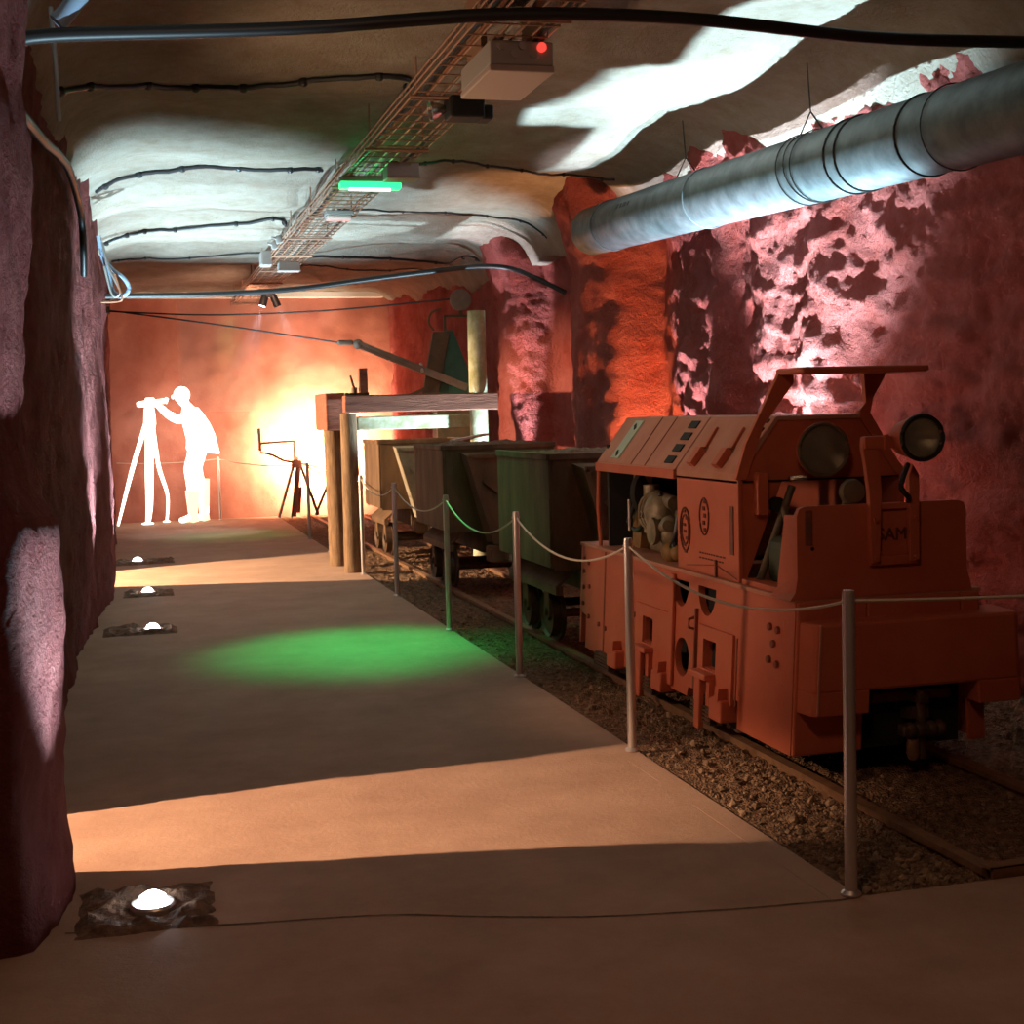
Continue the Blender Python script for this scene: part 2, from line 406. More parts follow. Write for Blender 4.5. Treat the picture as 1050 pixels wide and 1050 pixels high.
# loose stones on the ballast (uncountable)
mb = MB()
def stone(mb, x, y, z, r):
    q = bmesh.ops.create_icosphere(mb.bm, subdivisions=1, radius=1)
    rot = Matrix.Rotation(random.uniform(0, 6), 4, V((random.random(), random.random(), random.random()+0.1)).normalized())
    bmesh.ops.transform(mb.bm, matrix=Matrix.Translation((x, y, z)) @ rot @ Matrix.Diagonal((r*random.uniform(.8, 1.5), r*random.uniform(.7, 1.1), r*random.uniform(.5, .9), 1)), verts=q['verts'])
for i in range(2600):
    t = random.random(); y = 4.12 + 9.5*t*t; x = random.uniform(2.26, 2.68) if random.random() < 0.62 else random.uniform(2.78, 4.2)
    r = random.uniform(0.004, 0.011) if random.random() < .93 else random.uniform(.012, .022)
    stone(mb, x, y, gz(x, y)+r*0.3, r)
tag(mb.build('gravel_stones', M['stone']), 'scattered loose stones lying over the gravel beside the near rail', 'stones', kind='stuff')

# ------------------------------------------------------------------ rails
def rail_obj(x, label):
    z0 = -0.09
    prof = [(-.045, 0), (.045, 0), (.045, .012), (.009, .022), (.009, .075), (.026, .085), (.026, .11), (-.026, .11), (-.026, .085), (-.009, .075), (-.009, .022), (-.045, .012)]
    o = MB().prism([(x+a, 4.12, z0+b) for a, b in prof], (0, 19.1, 0)).build('rail', M['rail'])
    tag(o, label, 'rail', 'track rails')
rail_obj(2.735, 'rusty track rail on the walkway side, running under the locomotive from the cross channel')
rail_obj(3.465, 'rusty track rail on the rock wall side, mostly hidden under the locomotive')
mb = MB()
mb.box(2.72, 4.6, 4.07, 4.085, -0.07, 0.03); mb.box(2.72, 4.6, 4.07, 4.14, 0.02, 0.03); mb.box(2.72, 4.6, 4.07, 4.14, -0.07, -0.06)
tag(mb.build('steel_channel', M['rail']), 'rusty steel channel lying across the end of the track beside the concrete', 'channel')

# ------------------------------------------------------------------ guard posts and ropes
posts = [(2.2, 4.08), (2.2, 6.17), (2.2, 8.16), (2.2, 10.12), (2.2, 12.24), (2.19, 14.05), (2.2, 16.57), (2.2, 18.57), (1.30, 22.75)]
plabel = ['tall polished steel guard post nearest the viewer, in front of the locomotive bumper',
          'steel guard post in front of the open engine bay of the locomotive',
          'steel guard post in front of the wheels of the green-lit wagon',
          'steel guard post with green glow, in front of the middle wagon corner',
          'steel guard post beside the far wagon coupling ring',
          'steel guard post beside the front timber prop of the portal',
          'steel guard post standing just left of the rear timber prop',
          'steel guard post before the white glow, beside the leaning rock drill',
          'lone pale guard post against the back wall behind the glowing figure']
def post_mesh(r):
    mb = MB(); mb.lathe([(0, 0), (r, 0), (r, 0.985), (r*0.85, 1.0), (0, 1.0)], (0, 0, 0), (0, 0, 1), 20); return mb
t0 = thing('guard_post', plabel[0], 'guard post', (0, 0, 0), 'steel guard posts')
post_mesh(0.021).build('post_tube', M['steel'], t0, True)
MB().lathe([(0.0215, 0.0), (0.034, 0.0), (0.034, 0.006), (0.024, 0.016), (0.0215, 0.016)], (0, 0, 0.002), (0, 0, 1), 20).build('base_collar', M['steel'], t0, True)
MB().torus((0, 0, 0.965), (0, 1, 0.0), 0.0225, 0.004, 16, 6, 1, .4).build('rope_eyelet', M['steel'], t0, True)
for i, (x, y) in enumerate(posts):
    z = 0 if x < 2 else 0.0
    if i == 0: t0.location = (x, y, z)
    else: copy_tree(t0, (x, y, z), plabel[i])
def rope(a, b, sag, label, r=0.006):
    a, b = V(a), V(b); n = 20
    pts = [a+(b-a)*(k/n) - V((0, 0, sag*4*(k/n)*(1-k/n))) for k in range(n+1)]
    tag(MB().tube(pts, r, 6).build('guard_rope', M['rope'], None, True), label, 'rope', 'guard ropes')
rl = ['cream rope sagging between the nearest post and the post at the engine bay',
      'cream rope sagging between the engine bay post and the post at the green-lit wagon wheels',
      'green-tinted rope sagging in front of the green-lit wagon and the middle wagon',
      'cream rope sagging in front of the far wagon front, left of the green-tinted one',
      'short cream rope sagging in front of the far wagon coupling',
      'short cream rope sagging in front of the two timber props',
      'thin rope between the two guard posts left of the timber portal']
for i in range(7):
    a, b = posts[i], posts[i+1]
    rope((a[0], a[1], .965), (b[0], b[1], .965), [.13, .15, .16, .14, .12, .12, .06][i], rl[i])
rope((posts[0][0], posts[0][1], .965), (4.72, 3.95, .985), .03, 'taut rope from the nearest post across the locomotive bumper towards the rock wall')
rope((2.2, 18.57, .965), (1.30, 22.75, .965), .05, 'faint rope running back to the lone post by the back wall')
rope((1.30, 22.75, .965), (-0.25, 22.85, .95), .03, 'faint rope behind the glowing figure at the back wall')

# ------------------------------------------------------------------ floor spotlights in rubble patches
def light(name, typ, loc, energy, col, aim=None, size=0.05, cone=None, blend=0.3, sx=None):
    d = bpy.data.lights.new(name, typ); d.energy = energy; d.color = col
    if typ == 'AREA':
        d.size = size
        if sx: d.shape = 'RECTANGLE'; d.size_y = sx
    else: d.shadow_soft_size = size
    if typ == 'SPOT': d.spot_size = math.radians(cone); d.spot_blend = blend
    o = bpy.data.objects.new(name, d); COL.objects.link(o); o.location = loc
    if aim is not None:
        o.rotation_euler = (V(aim)-V(loc)).to_track_quat('-Z', 'Y').to_euler()
    return o
COLD = (0.54, 0.84, 1.0)
spots = [(0.0, 4.70, (-.25, .21, 4.48, 4.93), 'bright round floor spotlight nearest the viewer, in a wide rubble patch'),
         (0.09, 11.04, (-.28, .28, 10.85, 11.3), 'second floor spotlight from the viewer, at the right end of a dark rubble strip'),
         (0.08, 13.44, (-.15, .32, 13.2, 13.7), 'third floor spotlight from the viewer, just in front of the bright floor band'),
         (0.0, 16.48, (-.28, .42, 16.2, 16.75), 'farthest floor spotlight, beyond the bright floor band')]
plab = ['dark rubble patch around the nearest floor spotlight, by the big rock pillar', 'dark rubble strip around the second floor spotlight', 'thin rubble patch around the third floor spotlight', 'dark rubble strip around the farthest floor spotlight']
EN = [620, 2400, 1600, 2200]
for i, (x, y, (a, b, c, d), lab) in enumerate(spots):
    def pz(px, py, a=a, b=b, c=c, d=d, x=x, y=y):
        e = min((px-a)/.05, (b-px)/.05, (py-c)/.05, (d-py)/.05, 1); e = max(0, e)
        hole = max(0, min(1, (math.hypot(px-x, py-y)-0.06)/.05))
        return -0.004 + e*hole*(0.022 + 0.03*max(-.6, fbm(V((px*9, py*9, i)), 4)))
    g = grid_mesh('rubble_patch', rng(a, b, .012 if i == 0 else .025), rng(c, d, .012 if i == 0 else .025), pz, M['dirt'], smooth=False)
    tag(g, plab[i], 'rubble', kind='stuff')
    t = thing('floor_spotlight', lab, 'spotlight', (x, y, 0), 'floor spotlights')
    MB().lathe([(0.055, 0.0), (0.075, 0.0), (0.075, 0.018), (0.068, 0.026), (0.058, 0.022), (0.055, 0.012)], (x, y, 0.0), (0, 0, 1), 28).build('metal_rim', M['steel'], t, True)
    MB().lathe([(0, 0.062), (0.02, 0.060), (0.042, 0.046), (0.056, 0.014), (0.056, 0.008), (0, 0.008)], (x, y, 0.0), (0, 0, 1), 28).build('lit_lens', M['lampwhite'], t, True)
    light('floor_spot_beam', 'SPOT', (x, y, 0.085), EN[i], COLD, (x+((0, 0, .15, 1.2)[i] if i else -.36), y+(.08, 1.1, 1.1, -.2)[i], 3.5 if i else 3.0), 0.03, 72 if i else 56, 0.9)

# ------------------------------------------------------------------ ventilation duct
D0, D1 = V((3.94, 11.8, 3.14)), V((3.97, 3.6, 2.83))
t = thing('ventilation_duct', 'large galvanised steel ventilation duct hanging along the right wall under the ceiling', 'duct', D0)
prof = [(D0 + (D1-D0)*k/16) for k in range(17)]
mb = MB(); RD = 0.203
ax_ = (D1-D0).normalized(); Ld = (D1-D0).length
mb.lathe([(RD-.006, .02), (RD-.006, .0), (RD, 0.0)]+[(RD, Ld*k/12) for k in range(1, 13)]+[(0, Ld)], D0, ax_, 48)
mb.build('duct_tube', M['galv'], t, True)
MB().lathe([(0, .25), (RD-.007, .25), (RD-.007, .012)], D0, ax_, 40).build('duct_liner', M['galvdark'], t, True)
for s in (0.55, 2.55, 4.6, 4.72, 5.35):
    MB().torus(D0+ax_*s, ax_ + V((0.0, 0.0, 0.0)), RD+.004, .006, 40, 6).build('seam_band', M['galv' if s in (0.55, 2.55) else 'galvdark'], t, True)
for s, tilt in ((4.02, .10), (4.12, .22), (4.2, .05), (5.6, .05)):
    MB().torus(D0+ax_*s, ax_+V((0, 0, tilt)), RD+.008, .004, 40, 6).build('hanging_wire', M['galvdark'], t, True)
for s in (4.12, 2.2):
    c = D0+ax_*s; top = cz(c.x-.05, c.y)
    MB().tube([c+V((-.1, 0, RD*.9)), c+V((-.03, 0, RD+.12)), V((c.x-.05, c.y, top))], .005, 6).tube([c+V((.08, 0, RD*.9)), c+V((-.03, 0, RD+.12))], .005, 6).build('suspension_wire', M['galvdark'], t)
# worn stencilled marks near the open end
mb = MB()
for k, w in enumerate((.05, .03, .06, .02)):
    s = 1.15 + k*.085; c = D0+ax_*s
    ang = math.radians(155); n = V((math.cos(ang), 0, math.sin(ang)))
    mb.obb(c+n*(RD+.001)-ax_*w/2, c+n*(RD+.001)+ax_*w/2, .035, .004, n)
islands(mb.build('stencil_mark', M['galvdark'], t))

# ------------------------------------------------------------------ cable tray
t = thing('cable_tray', 'long wire mesh cable tray hanging below the middle of the ceiling', 'cable tray', (1.8, 14, 3.38))
mb = MB()
for x in (1.60, 1.68, 1.76, 1.84, 1.92, 2.0): mb.cyl((x, 5.0, 3.38), (x, 22.9, 3.38), .006, seg=6)
for x in (1.60, 2.0):
    for z in (3.42, 3.455): mb.cyl((x, 5.0, z), (x, 22.9, z), .006, seg=6)
mb.build('long_wires', M['traywire'], t)
mb = MB(); y = 5.0
while y < 22.9:
    mb.tube([(1.60, y, 3.455), (1.60, y, 3.374), (2.0, y, 3.374), (2.0, y, 3.455)], .005, 5); y += .2
mb.build('rungs', M['traywire'], t)
y = 6.3; mb = None
while y < 22.5:
    MB().tube([(1.62, y, 3.37), (1.62, y, cz(1.62, y)+.01)], .006, 6).tube([(1.98, y, 3.37), (1.98, y, cz(1.98, y)+.01)], .006, 6).tube([(1.58, y, 3.368), (2.02, y, 3.368)], .01, 6).build('hanger', M['traywire'], t)
    y += 1.6
tl = ['black cable lying along the left side of the wire tray', 'brown cable lying beside the black one in the wire tray', 'grey cable lying in the middle of the wire tray', 'thin black cable lying along the right side of the wire tray']
for k, (x, r, m) in enumerate(((1.645, .013, 'cable'), (1.675, .010, 'cablebrown'), (1.79, .009, 'cablegrey'), (1.955, .010, 'cable'))):
    pts = [(x+.012*math.sin(y*1.7+k)+.008*math.sin(y*4.1), y, 3.386+r+.004*math.sin(y*3+k)) for y in rng(5.2, 22.7, .25)]
    tag(MB().tube(pts, r, 6).build('tray_cable', M[m], None, True), tl[k], 'cable', 'cables in the wire tray')

# ceiling cables
def ceil_cable(name, xy, r, label, m='cable', grp='cables clipped to the ceiling', clips=True):
    P = smooth_pts([(x, y, 0) for x, y in xy], 8)
    pts = [V((p.x, p.y, cz(p.x, p.y)-r-.004)) for p in P]
    t = thing(name, label, 'cable', pts[0], grp)
    MB().tube(pts, r, 8).build('cable_run', M[m], t, True)
    if clips:
        mb = MB()
        for p in pts[3::7]: mb.sph(p, r*1.9, 8)
        islands(mb.build('clip', M[m], t))
ceil_cable('ceiling_cable', [(-0.31, 8.07), (-0.21, 8.27), (0.14, 8.65), (0.46, 8.82), (0.77, 8.61), (1.17, 8.45), (1.64, 8.35), (1.70, 8.77)], .016, 'nearest black cable clipped across the left of the ceiling to the tray')
ceil_cable('ceiling_cable', [(-0.2, 12.5), (0.07, 12.27), (0.44, 12.16), (0.94, 11.89), (1.39, 11.79), (1.64, 12.05)], .016, 'second black cable across the left of the ceiling, over the bright white patch')
ceil_cable('ceiling_cable', [(-0.24, 15.57), (-0.01, 15.46), (0.19, 15.41), (0.53, 15.3), (1.21, 15.01), (1.56, 14.9), (1.66, 15.19)], .016, 'third black cable across the left of the ceiling, starting at the hose coil')
ceil_cable('ceiling_cable', [(-0.14, 17.79), (0.15, 18.04), (0.67, 17.98), (1.65, 17.71)], .010, 'farthest thin cable across the left of the ceiling')
ceil_cable('ceiling_cable', [(2.0, 11.0), (2.26, 11.06), (2.49, 10.97), (2.85, 11.17), (3.3, 11.59), (3.84, 11.96), (4.04, 11.5)], .010, 'thin cable on the ceiling from the small grey box to the duct end', clips=True)
ceil_cable('ceiling_cable', [(2.0, 13.7), (2.5, 13.64), (3.14, 14.35), (3.73, 14.68), (4.06, 14.4), (4.24, 14.2)], .010, 'thin cable on the white lit ceiling right of the green light')
ceil_cable('ceiling_cable', [(1.7, 17.8), (2.14, 17.8), (2.57, 17.79), (3.27, 17.94), (3.94, 18.0), (4.12, 17.2), (4.2, 17.0)], .014, 'black cable on the tan ceiling right of the far junction boxes')
ceil_cable('ceiling_cable', [(1.9, 19.5), (2.35, 19.59), (2.92, 19.8), (3.64, 20.02), (4.1, 19.4)], .010, 'farthest thin cable on the tan ceiling right of the tray')

# heavy cables and hoses spanning the tunnel
def span(name, pts, r, m, label, n=8, grp=None):
    o = MB().tube(smooth_pts(pts, n), r, 10).build(name, M[m], None, True); tag(o, label, 'cable' if 'hose' not in name else 'hose', grp); return o
span('overhead_cable', [(-.34, 5.5, 2.98), (-.19, 5.5, 3.01), (.66, 5.5, 3.07), (1.48, 5.5, 3.16), (2.24, 5.5, 3.18), (3.08, 5.5, 3.14), (3.84, 5.5, 3.15), (4.6, 5.5, 3.17)], .026, 'cable', 'thick black cable crossing the whole tunnel at the top edge')
span('overhead_cable', [(-.3, 15, 2.86), (-.01, 15, 2.87), (.8, 15, 2.88), (1.69, 15, 2.93), (2.4, 15, 3.02), (3.05, 15, 3.10), (3.69, 15, 3.17), (4.05, 15, 3.15), (4.25, 14.8, 3.04), (4.55, 14.6, 2.85)], .028, 'cable', 'thick black cable crossing the far tunnel above the timber portal')
span('blue_hose', [(-.20, 5.52, 3.06), (-.16, 5.52, 3.10), (-.10, 5.50, 3.18), (-.06, 5.48, 3.30), (-.05, 5.45, 3.45)], .034, 'cableblue', 'light blue hose bending up above the big left rock pillar')
span('wall_conduit', [(-.245, 6.2, 3.30), (-.235, 6.2, 3.05), (-.235, 6.2, 2.95), (-.232, 6.2, 2.84)], .010, 'cablegrey', 'thin grey conduit hanging down from the thick overhead cable')
span('black_hose', [(-.34, 5.05, 2.66), (-.35, 6.0, 2.80), (-.33, 7.0, 2.90), (-.31, 7.84, 3.0), (-.29, 9.0, 3.1), (-.27, 10.2, 3.02), (-.27, 10.4, 2.8), (-.28, 10.6, 2.65)], .024, 'cable', 'black hose bending down the left wall behind the rock pillar')
# hose coil
t = thing('hose_coil', 'hanging loop of grey blue hoses at the left wall under the ceiling', 'hose', (-.1, 12.5, 3.0))
MB().tube(smooth_pts([(-.20, 12.5, 3.16), (-.17, 12.5, 3.0), (-.10, 12.45, 2.88), (-.01, 12.4, 2.80), (.03, 12.4, 2.72), (.0, 12.4, 2.66), (-.06, 12.42, 2.65), (-.11, 12.45, 2.72), (-.13, 12.48, 2.85), (-.18, 12.5, 3.0)], 6), .018, 8).build('large_loop', M['cableblue'], t, True)
MB().tube(smooth_pts([(-.17, 12.47, 3.1), (-.13, 12.42, 2.9), (-.07, 12.38, 2.76), (-.04, 12.38, 2.68), (-.08, 12.4, 2.64), (-.12, 12.42, 2.7), (-.16, 12.45, 2.9)], 6), .011, 8).build('inner_loop', M['cablegrey'], t, True)
MB().tube(smooth_pts([(-.08, 12.36, 2.83), (-.05, 12.36, 2.72), (-.03, 12.36, 2.62), (-.09, 12.4, 2.60), (-.2, 12.42, 2.60)], 6), .010, 8).build('orange_tail', M['cablebrown'], t, True)

# ------------------------------------------------------------------ ceiling fittings
t = thing('junction_box', 'large grey junction box with a red lamp hanging right of the cable tray', 'junction box', (1.98, 7.25, 3.3))
MB().box(1.725, 2.04, 6.65, 7.26, 3.253, 3.368, bev=.008).build('box_body', M['boxgrey'], t)
MB().box(1.72, 2.045, 6.645, 7.265, 3.22, 3.253, bev=.008).build('box_lid', M['boxlid'], t)
for x, z in ((1.78, 3.34), (1.845, 3.305), (1.885, 3.343), (1.935, 3.305)):
    MB().cyl((x, 6.65, z), (x, 6.633, z), .020, seg=16).build('cable_gland', M['boxgrey'], t, True)
MB().cyl((1.98, 6.65, 3.338), (1.98, 6.636, 3.338), .022, seg=20).torus((1.98, 6.636, 3.338), (0, 1, 0), .018, .006, 20, 6).build('red_lamp', M['lampred'], t, True)
for x in (1.72, 2.01): MB().box(x, x+.03, 6.8, 7.1, 3.365, cz(x, 6.95)+.01).build('bracket', M['traywire'], t)

t = thing('black_spotlight', 'black boxy spotlight with a lit reflector hanging under the tray beside the big junction box', 'spotlight', (1.92, 7.95, 3.3))
MB().box(1.80, 2.0, 7.85, 8.03, 3.255, 3.375, bev=.012).box(1.98, 2.055, 7.86, 8.02, 3.25, 3.33, bev=.015).build('lamp_body', M['blackp'], t)
MB().lathe([(.02, 0), (.035, .03), (.055, .09), (.05, .09), (.02, .01)], (1.79, 7.94, 3.315), (-1, 0, -.2), 20).build('reflector', M['lenssteel'], t, True)
MB().sph((1.755, 7.94, 3.308), .025, 12).build('bulb', M['clear'], t, True)

t = thing('emergency_light', 'green glowing emergency light across the underside of the tray', 'light', (1.8, 10.65, 3.34))
MB().box(1.57, 2.04, 10.58, 10.70, 3.335, 3.37, bev=.006).build('light_housing', M['boxgrey'], t)
MB().box(1.575, 2.035, 10.585, 10.695, 3.285, 3.335, bev=.012).build('green_diffuser', M['lampgreen'], t)
MB().cyl((1.64, 10.60, 3.279), (1.95, 10.60, 3.279), .013, seg=12).build('lit_tube', M['tubewhite'], t, True)
t = thing('ballast_box', 'small grey box on the tray just right of the green emergency light', 'box', (1.95, 10.2, 3.32))
MB().box(1.84, 2.07, 10.08, 10.28, 3.295, 3.39, bev=.006).build('box_body', M['boxgrey'], t)
MB().box(1.835, 2.075, 10.075, 10.285, 3.28, 3.296, bev=.004).build('box_lid', M['boxlid'], t)
t = thing('bulkhead_lamp', 'small clear bulkhead lamp on the tray behind the green emergency light', 'lamp', (1.82, 12.4, 3.35))
MB().box(1.70, 1.94, 12.33, 12.5, 3.335, 3.372, bev=.006).build('lamp_base', M['boxgrey'], t)
MB().box(1.71, 1.93, 12.335, 12.495, 3.295, 3.338, bev=.016).build('clear_cover', M['clear'], t)
t = thing('junction_box', 'far grey junction box mounted on the left edge of the tray', 'junction box', (1.57, 16.4, 3.4))
MB().box(1.50, 1.61, 16.2, 16.5, 3.31, 3.47, bev=.006).build('box_body', M['boxgrey'], t)
MB().box(1.49, 1.505, 16.21, 16.49, 3.32, 3.46, bev=.004).build('box_lid', M['boxgrey'], t)
t = thing('junction_box', 'far pale junction box hanging under the tray above the double spotlight', 'junction box', (1.83, 16.6, 3.32))
MB().box(1.71, 1.95, 16.45, 16.65, 3.285, 3.37, bev=.006).build('box_body', M['boxgrey'], t)
MB().box(1.705, 1.955, 16.445, 16.655, 3.27, 3.287, bev=.004).build('box_lid', M['boxgrey'], t)
for k, (x, y, lab) in enumerate(((1.585, 15.0, 'small round socket box on the left tray edge where the third cable ends'), (1.585, 15.5, 'small round socket box just behind another on the left tray edge'))):
    t = thing('socket_box', lab, 'socket', (x, y, 3.45))
    MB().lathe([(0, 0), (.045, 0), (.045, .06), (.03, .08), (0, .08)], (x, y, 3.41), (-.3, 0, 1), 16).build('box_body', M['boxgrey'], t, True)
    MB().cyl((x-.03, y, 3.45), (x-.09, y-.05, 3.46), .014, seg=10).build('cable_gland', M['boxgrey'], t, True)

t = thing('twin_spotlight', 'double black spotlight hanging at the far end of the tray', 'spotlight', (1.97, 20.5, 3.3))
MB().box(1.90, 2.06, 20.46, 20.54, 3.30, 3.36).cyl((1.98, 20.5, 3.36), (1.98, 20.5, 3.39), .015).build('bracket', M['blackp'], t)
for nm, base, dr in (('lamp_head', V((1.91, 20.5, 3.30)), V((-.25, -.05, -.8))), ('lamp_head', V((2.04, 20.5, 3.30)), V((.35, .2, -.8)))):
    dr = dr.normalized()
    h = MB().lathe([(0, -.05), (.04, -.05), (.052, .0), (.056, .13), (.05, .13), (.045, .09)], base, dr, 18).build(nm, M['blackp'], t, True)
    MB().lathe([(0, .10), (.05, .125), (.05, .11), (0, .09)], base, dr, 18).build('lit_lens', M['lampwhite'], h, True)
    light('twin_spot_beam', 'SPOT', base+dr*.16, 150, (.85, .9, 1.0), base+dr*3, .02, 36, .5)

# ------------------------------------------------------------------ locomotive
XL, XR, YF, YB = 2.69, 3.57, 5.45, 8.40
XC = (XL+XR)/2
loco = thing('mine_locomotive', 'orange mine locomotive with open engine bay, front headlights and bumper, standing on the rails', 'locomotive', (XC, 6.9, 0))
# side plates with real openings
def side_plate(x0, x1, cut=True):
    zt = .76; zb = .10
    poly = [(YF, zb), (6.0, zb), (6.0, .23), (6.28, .23), (6.28, zb+.02), (6.34, .19), (6.6, .19), (6.62, .14), (6.86, .14), (6.9, .17), (7.3, .17), (7.4, .13), (YB-.12, .13), (YB-.12, .33), (YB, .345), (YB, zt), (YF, zt)]
    o = MB().prism([(x0, a, b) for a, b in poly], (x1-x0, 0, 0)).build('side_plate', M['loco'], loco)
    if cut:
        cs = []
        def cyl_cut(y, z, ry, rz, half=False):
            mb = MB()
            pts = []
            for k in range(28):
                a = 2*PI*k/28; c, s2 = math.cos(a), math.sin(a)
                if half and s2 > 0: s2 = 0.0
                pts.append((x0-.05, y+ry*c, z+rz*s2))
            if half:
                pts = [(x0-.05, y+ry*math.cos(PI+PI*k/16), z+rz*math.sin(PI+PI*k/16)) for k in range(17)]
            mb.prism(pts, (x1-x0+.1, 0, 0)); return mb.build('cut', M['black'], loco)
        cs.append(cyl_cut(6.74, .715, .11, .135, True)); cs.append(cyl_cut(6.40, .715, .11, .14, True))
        cs.append(cyl_cut(6.70, .325, .095, .10))
        for y in (7.17, 6.32):
            mb = MB().box(x0-.05, x1+.05, y-.075, y+.075, .325, .465, bev=.015); cs.append(mb.build('cut', M['black'], loco))
        boolcut(o, cs)
    return o
side_plate(XL, XL+.035)
side_plate(XR-.035, XR, False)
def child(mb, name, m, parent=loco, smooth=False, bev=0.0, label=None):
    o = mb.build(name, M[m], parent, smooth, bev)
    if label: o['label'] = label
    return o
# raised panels on the side
mb = MB()
for ya, yb in ((6.86, 7.36), (6.05, 6.46)):
    # frame-like raised panel around the square hole
    yc = 7.17 if ya > 6.8 else 6.32
    for (a, b, c, d) in ((ya, yc-.077, .20, .53), (yc+.077, yb, .20, .53), (yc-.077, yc+.077, .467, .53), (yc-.077, yc+.077, .20, .323)):
        if b > a: mb.box(XL-.014, XL, a, b, c, d)
islands(child(mb, 'panel_strip', 'loco'))
child(MB().box(XL-.022, XL, 6.80, 6.86, .16, .74, bev=.008), 'vertical_rib', 'loco')
child(MB().box(XL-.016, XL, 6.50, 6.515, .20, .60), 'panel_seam', 'locodark')
child(MB().box(XL-.004, XL, 7.93, 7.945, .13, .75).box(XL-.004, XL, 6.02, 6.03, .2, .52), 'panel_seam', 'locodark')
# steps (T shaped stirrups)
for y in (7.17, 6.34):
    mb = MB()
    mb.box(XL-.07, XL, y-.10, y+.10, .285, .315, bev=.008).box(XL-.065, XL-.035, y-.03, y+.03, .04, .29, bev=.008).box(XL-.04, XL-.01, y-.095, y-.055, .08, .29).box(XL-.04, XL-.01, y+.055, y+.095, .08, .29)
    child(mb, 'step_bracket', 'loco', bev=0)
# axle boxes with springs
for y in (6.12, 6.90, 7.62):
    mb = MB(); mb.box(XL-.06, XL+.05, y-.055, y+.085, .115, .22, bev=.012)
    mb.prism([(XL-.06, y-.02, .20), (XL-.06, y+.07, .20), (XL-.06, y-.03, .275)], (.05, 0, 0))
    b = child(mb, 'axle_box', 'loco')
    mb = MB()
    for k in range(5): mb.box(XL-.045, XL-.01, y+.09, y+.34, .075+k*.018, .088+k*.018)
    child(mb, 'leaf_spring', 'wheel', b)
# wheels
for y in (6.14, 7.5):
    for x, s in ((2.745, 1), (3.455, -1)):
        child(MB().lathe([(0, 0), (.06, 0), (.07, .015), (.17, .015), (.19, .0), (.19, .06), (.215, .06), (.215, .085), (0, .085)], (x-.03*s, y, .24), (s, 0, 0), 32), 'wheel', 'wheel', smooth=True)
# bolts
mb = MB()
for y, z in ((5.68, .625), (5.60, .62), (5.64, .555), (5.68, .48), (5.60, .47)): mb.cyl((XL, y, z), (XL-.014, y, z), .017, seg=6)
for y, z in ((8.33, .68), (8.24, .66), (8.33, .60), (8.33, .50), (8.22, .515), (8.33, .40), (8.22, .33), (8.02, .31), (7.90, .30), (7.78, .15), (7.4, .45)): mb.cyl((XL, y, z), (XL-.012, y, z), .014, seg=6)
for y, z in ((6.55, .52),): mb.tube([(XL, y, z+.03), (XL-.03, y, z+.02), (XL-.03, y, z-.02), (XL, y, z-.03)], .008, 6)
islands(child(mb, 'bolt', 'locodark'))
# deck and inside
mb = MB(); mb.box(XL-.012, XR+.012, YF, YB, .755, .775, bev=.004); child(mb, 'deck', 'locotop')
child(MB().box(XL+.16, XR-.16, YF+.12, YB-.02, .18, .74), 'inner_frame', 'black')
child(MB().box(XL, XR, YB-.03, YB, .15, .76), 'rear_plate', 'loco')
# front lower body and bumper
mb = MB()
mb.box(XL+.001, 3.02, YF-.02, YF-.001, .10, .76).box(3.47, XR-.01, YF-.02, YF-.001, .10, .76).box(3.02, 3.47, YF-.02, YF-.001, .36, .76)
child(mb, 'front_plate', 'loco', bev=.012)
mb = MB()
bp = [(XL-.006, 5.56), (2.72, YF-.12), (2.74, YF-.14), (3.66, YF-.14), (3.68, YF-.12), (3.71, 5.56)]
def loop(z): return [(a, b, z) for a, b in bp]
mb.prism(loop(.385), (0, 0, .295)); o = child(mb, 'bumper', 'loco', bev=.015)
ct = MB().box(2.98, 3.46, YF-.3, YF+.0, .2, .40).build('cut', M['black'], loco)
mb2 = MB(); bp2 = bp[:]
mb2.prism([(a, b, .29) for a, b in ((XL-.006, 5.56), (2.72, YF-.12), (2.74, YF-.14), (2.98, YF-.14), (2.98, 5.56))], (0, 0, .1))
mb2.prism([(a, b, .29) for a, b in ((3.46, 5.56), (3.46, YF-.14), (3.66, YF-.14), (3.68, YF-.12), (3.71, 5.56))], (0, 0, .1))
bpy.data.objects.remove(ct)
islands(child(mb2, 'bumper_cheek', 'loco', bev=.006))
child(MB().box(2.735, 2.742, YF-.147, YF-.139, .30, .68), 'weld_seam', 'locotop')
# coupling pocket, coupler
child(MB().box(3.0, 3.48, YF+.02, YF+.09, .10, .385), 'coupling_pocket', 'black')
child(MB().box(3.04, 3.42, YF-.02, YF+.02, .30, .345, bev=.008), 'pocket_crossbar', 'locodark')
mb = MB()
mb.cyl((3.235, YF-.08, .36), (3.235, YF-.08, .06), .022, seg=14)
mb.box(3.21, 3.26, YF-.11, YF+.03, .30, .34, bev=.006)
for x in (3.165, 3.205, 3.265, 3.305): mb.lathe([(0, 0), (.03, 0), (.036, .01), (.036, .025), (0, .03)], (x-.012, YF-.1, .19), (1, 0, 0), 14)
mb.box(3.13, 3.34, YF-.12, YF-.06, .165, .215, bev=.01).obb((3.235, YF-.08, .26), (3.235, YF+.05, .24), .08, .05)
child(mb, 'coupler', 'wheel', smooth=True)
child(MB().lathe([(0, 0), (.02, .0), (.03, .03), (.025, .09), (0, .1)], (3.19, YF-.09, .06), (0, 0, 1), 14), 'brake_hose_end', 'rail', smooth=True)
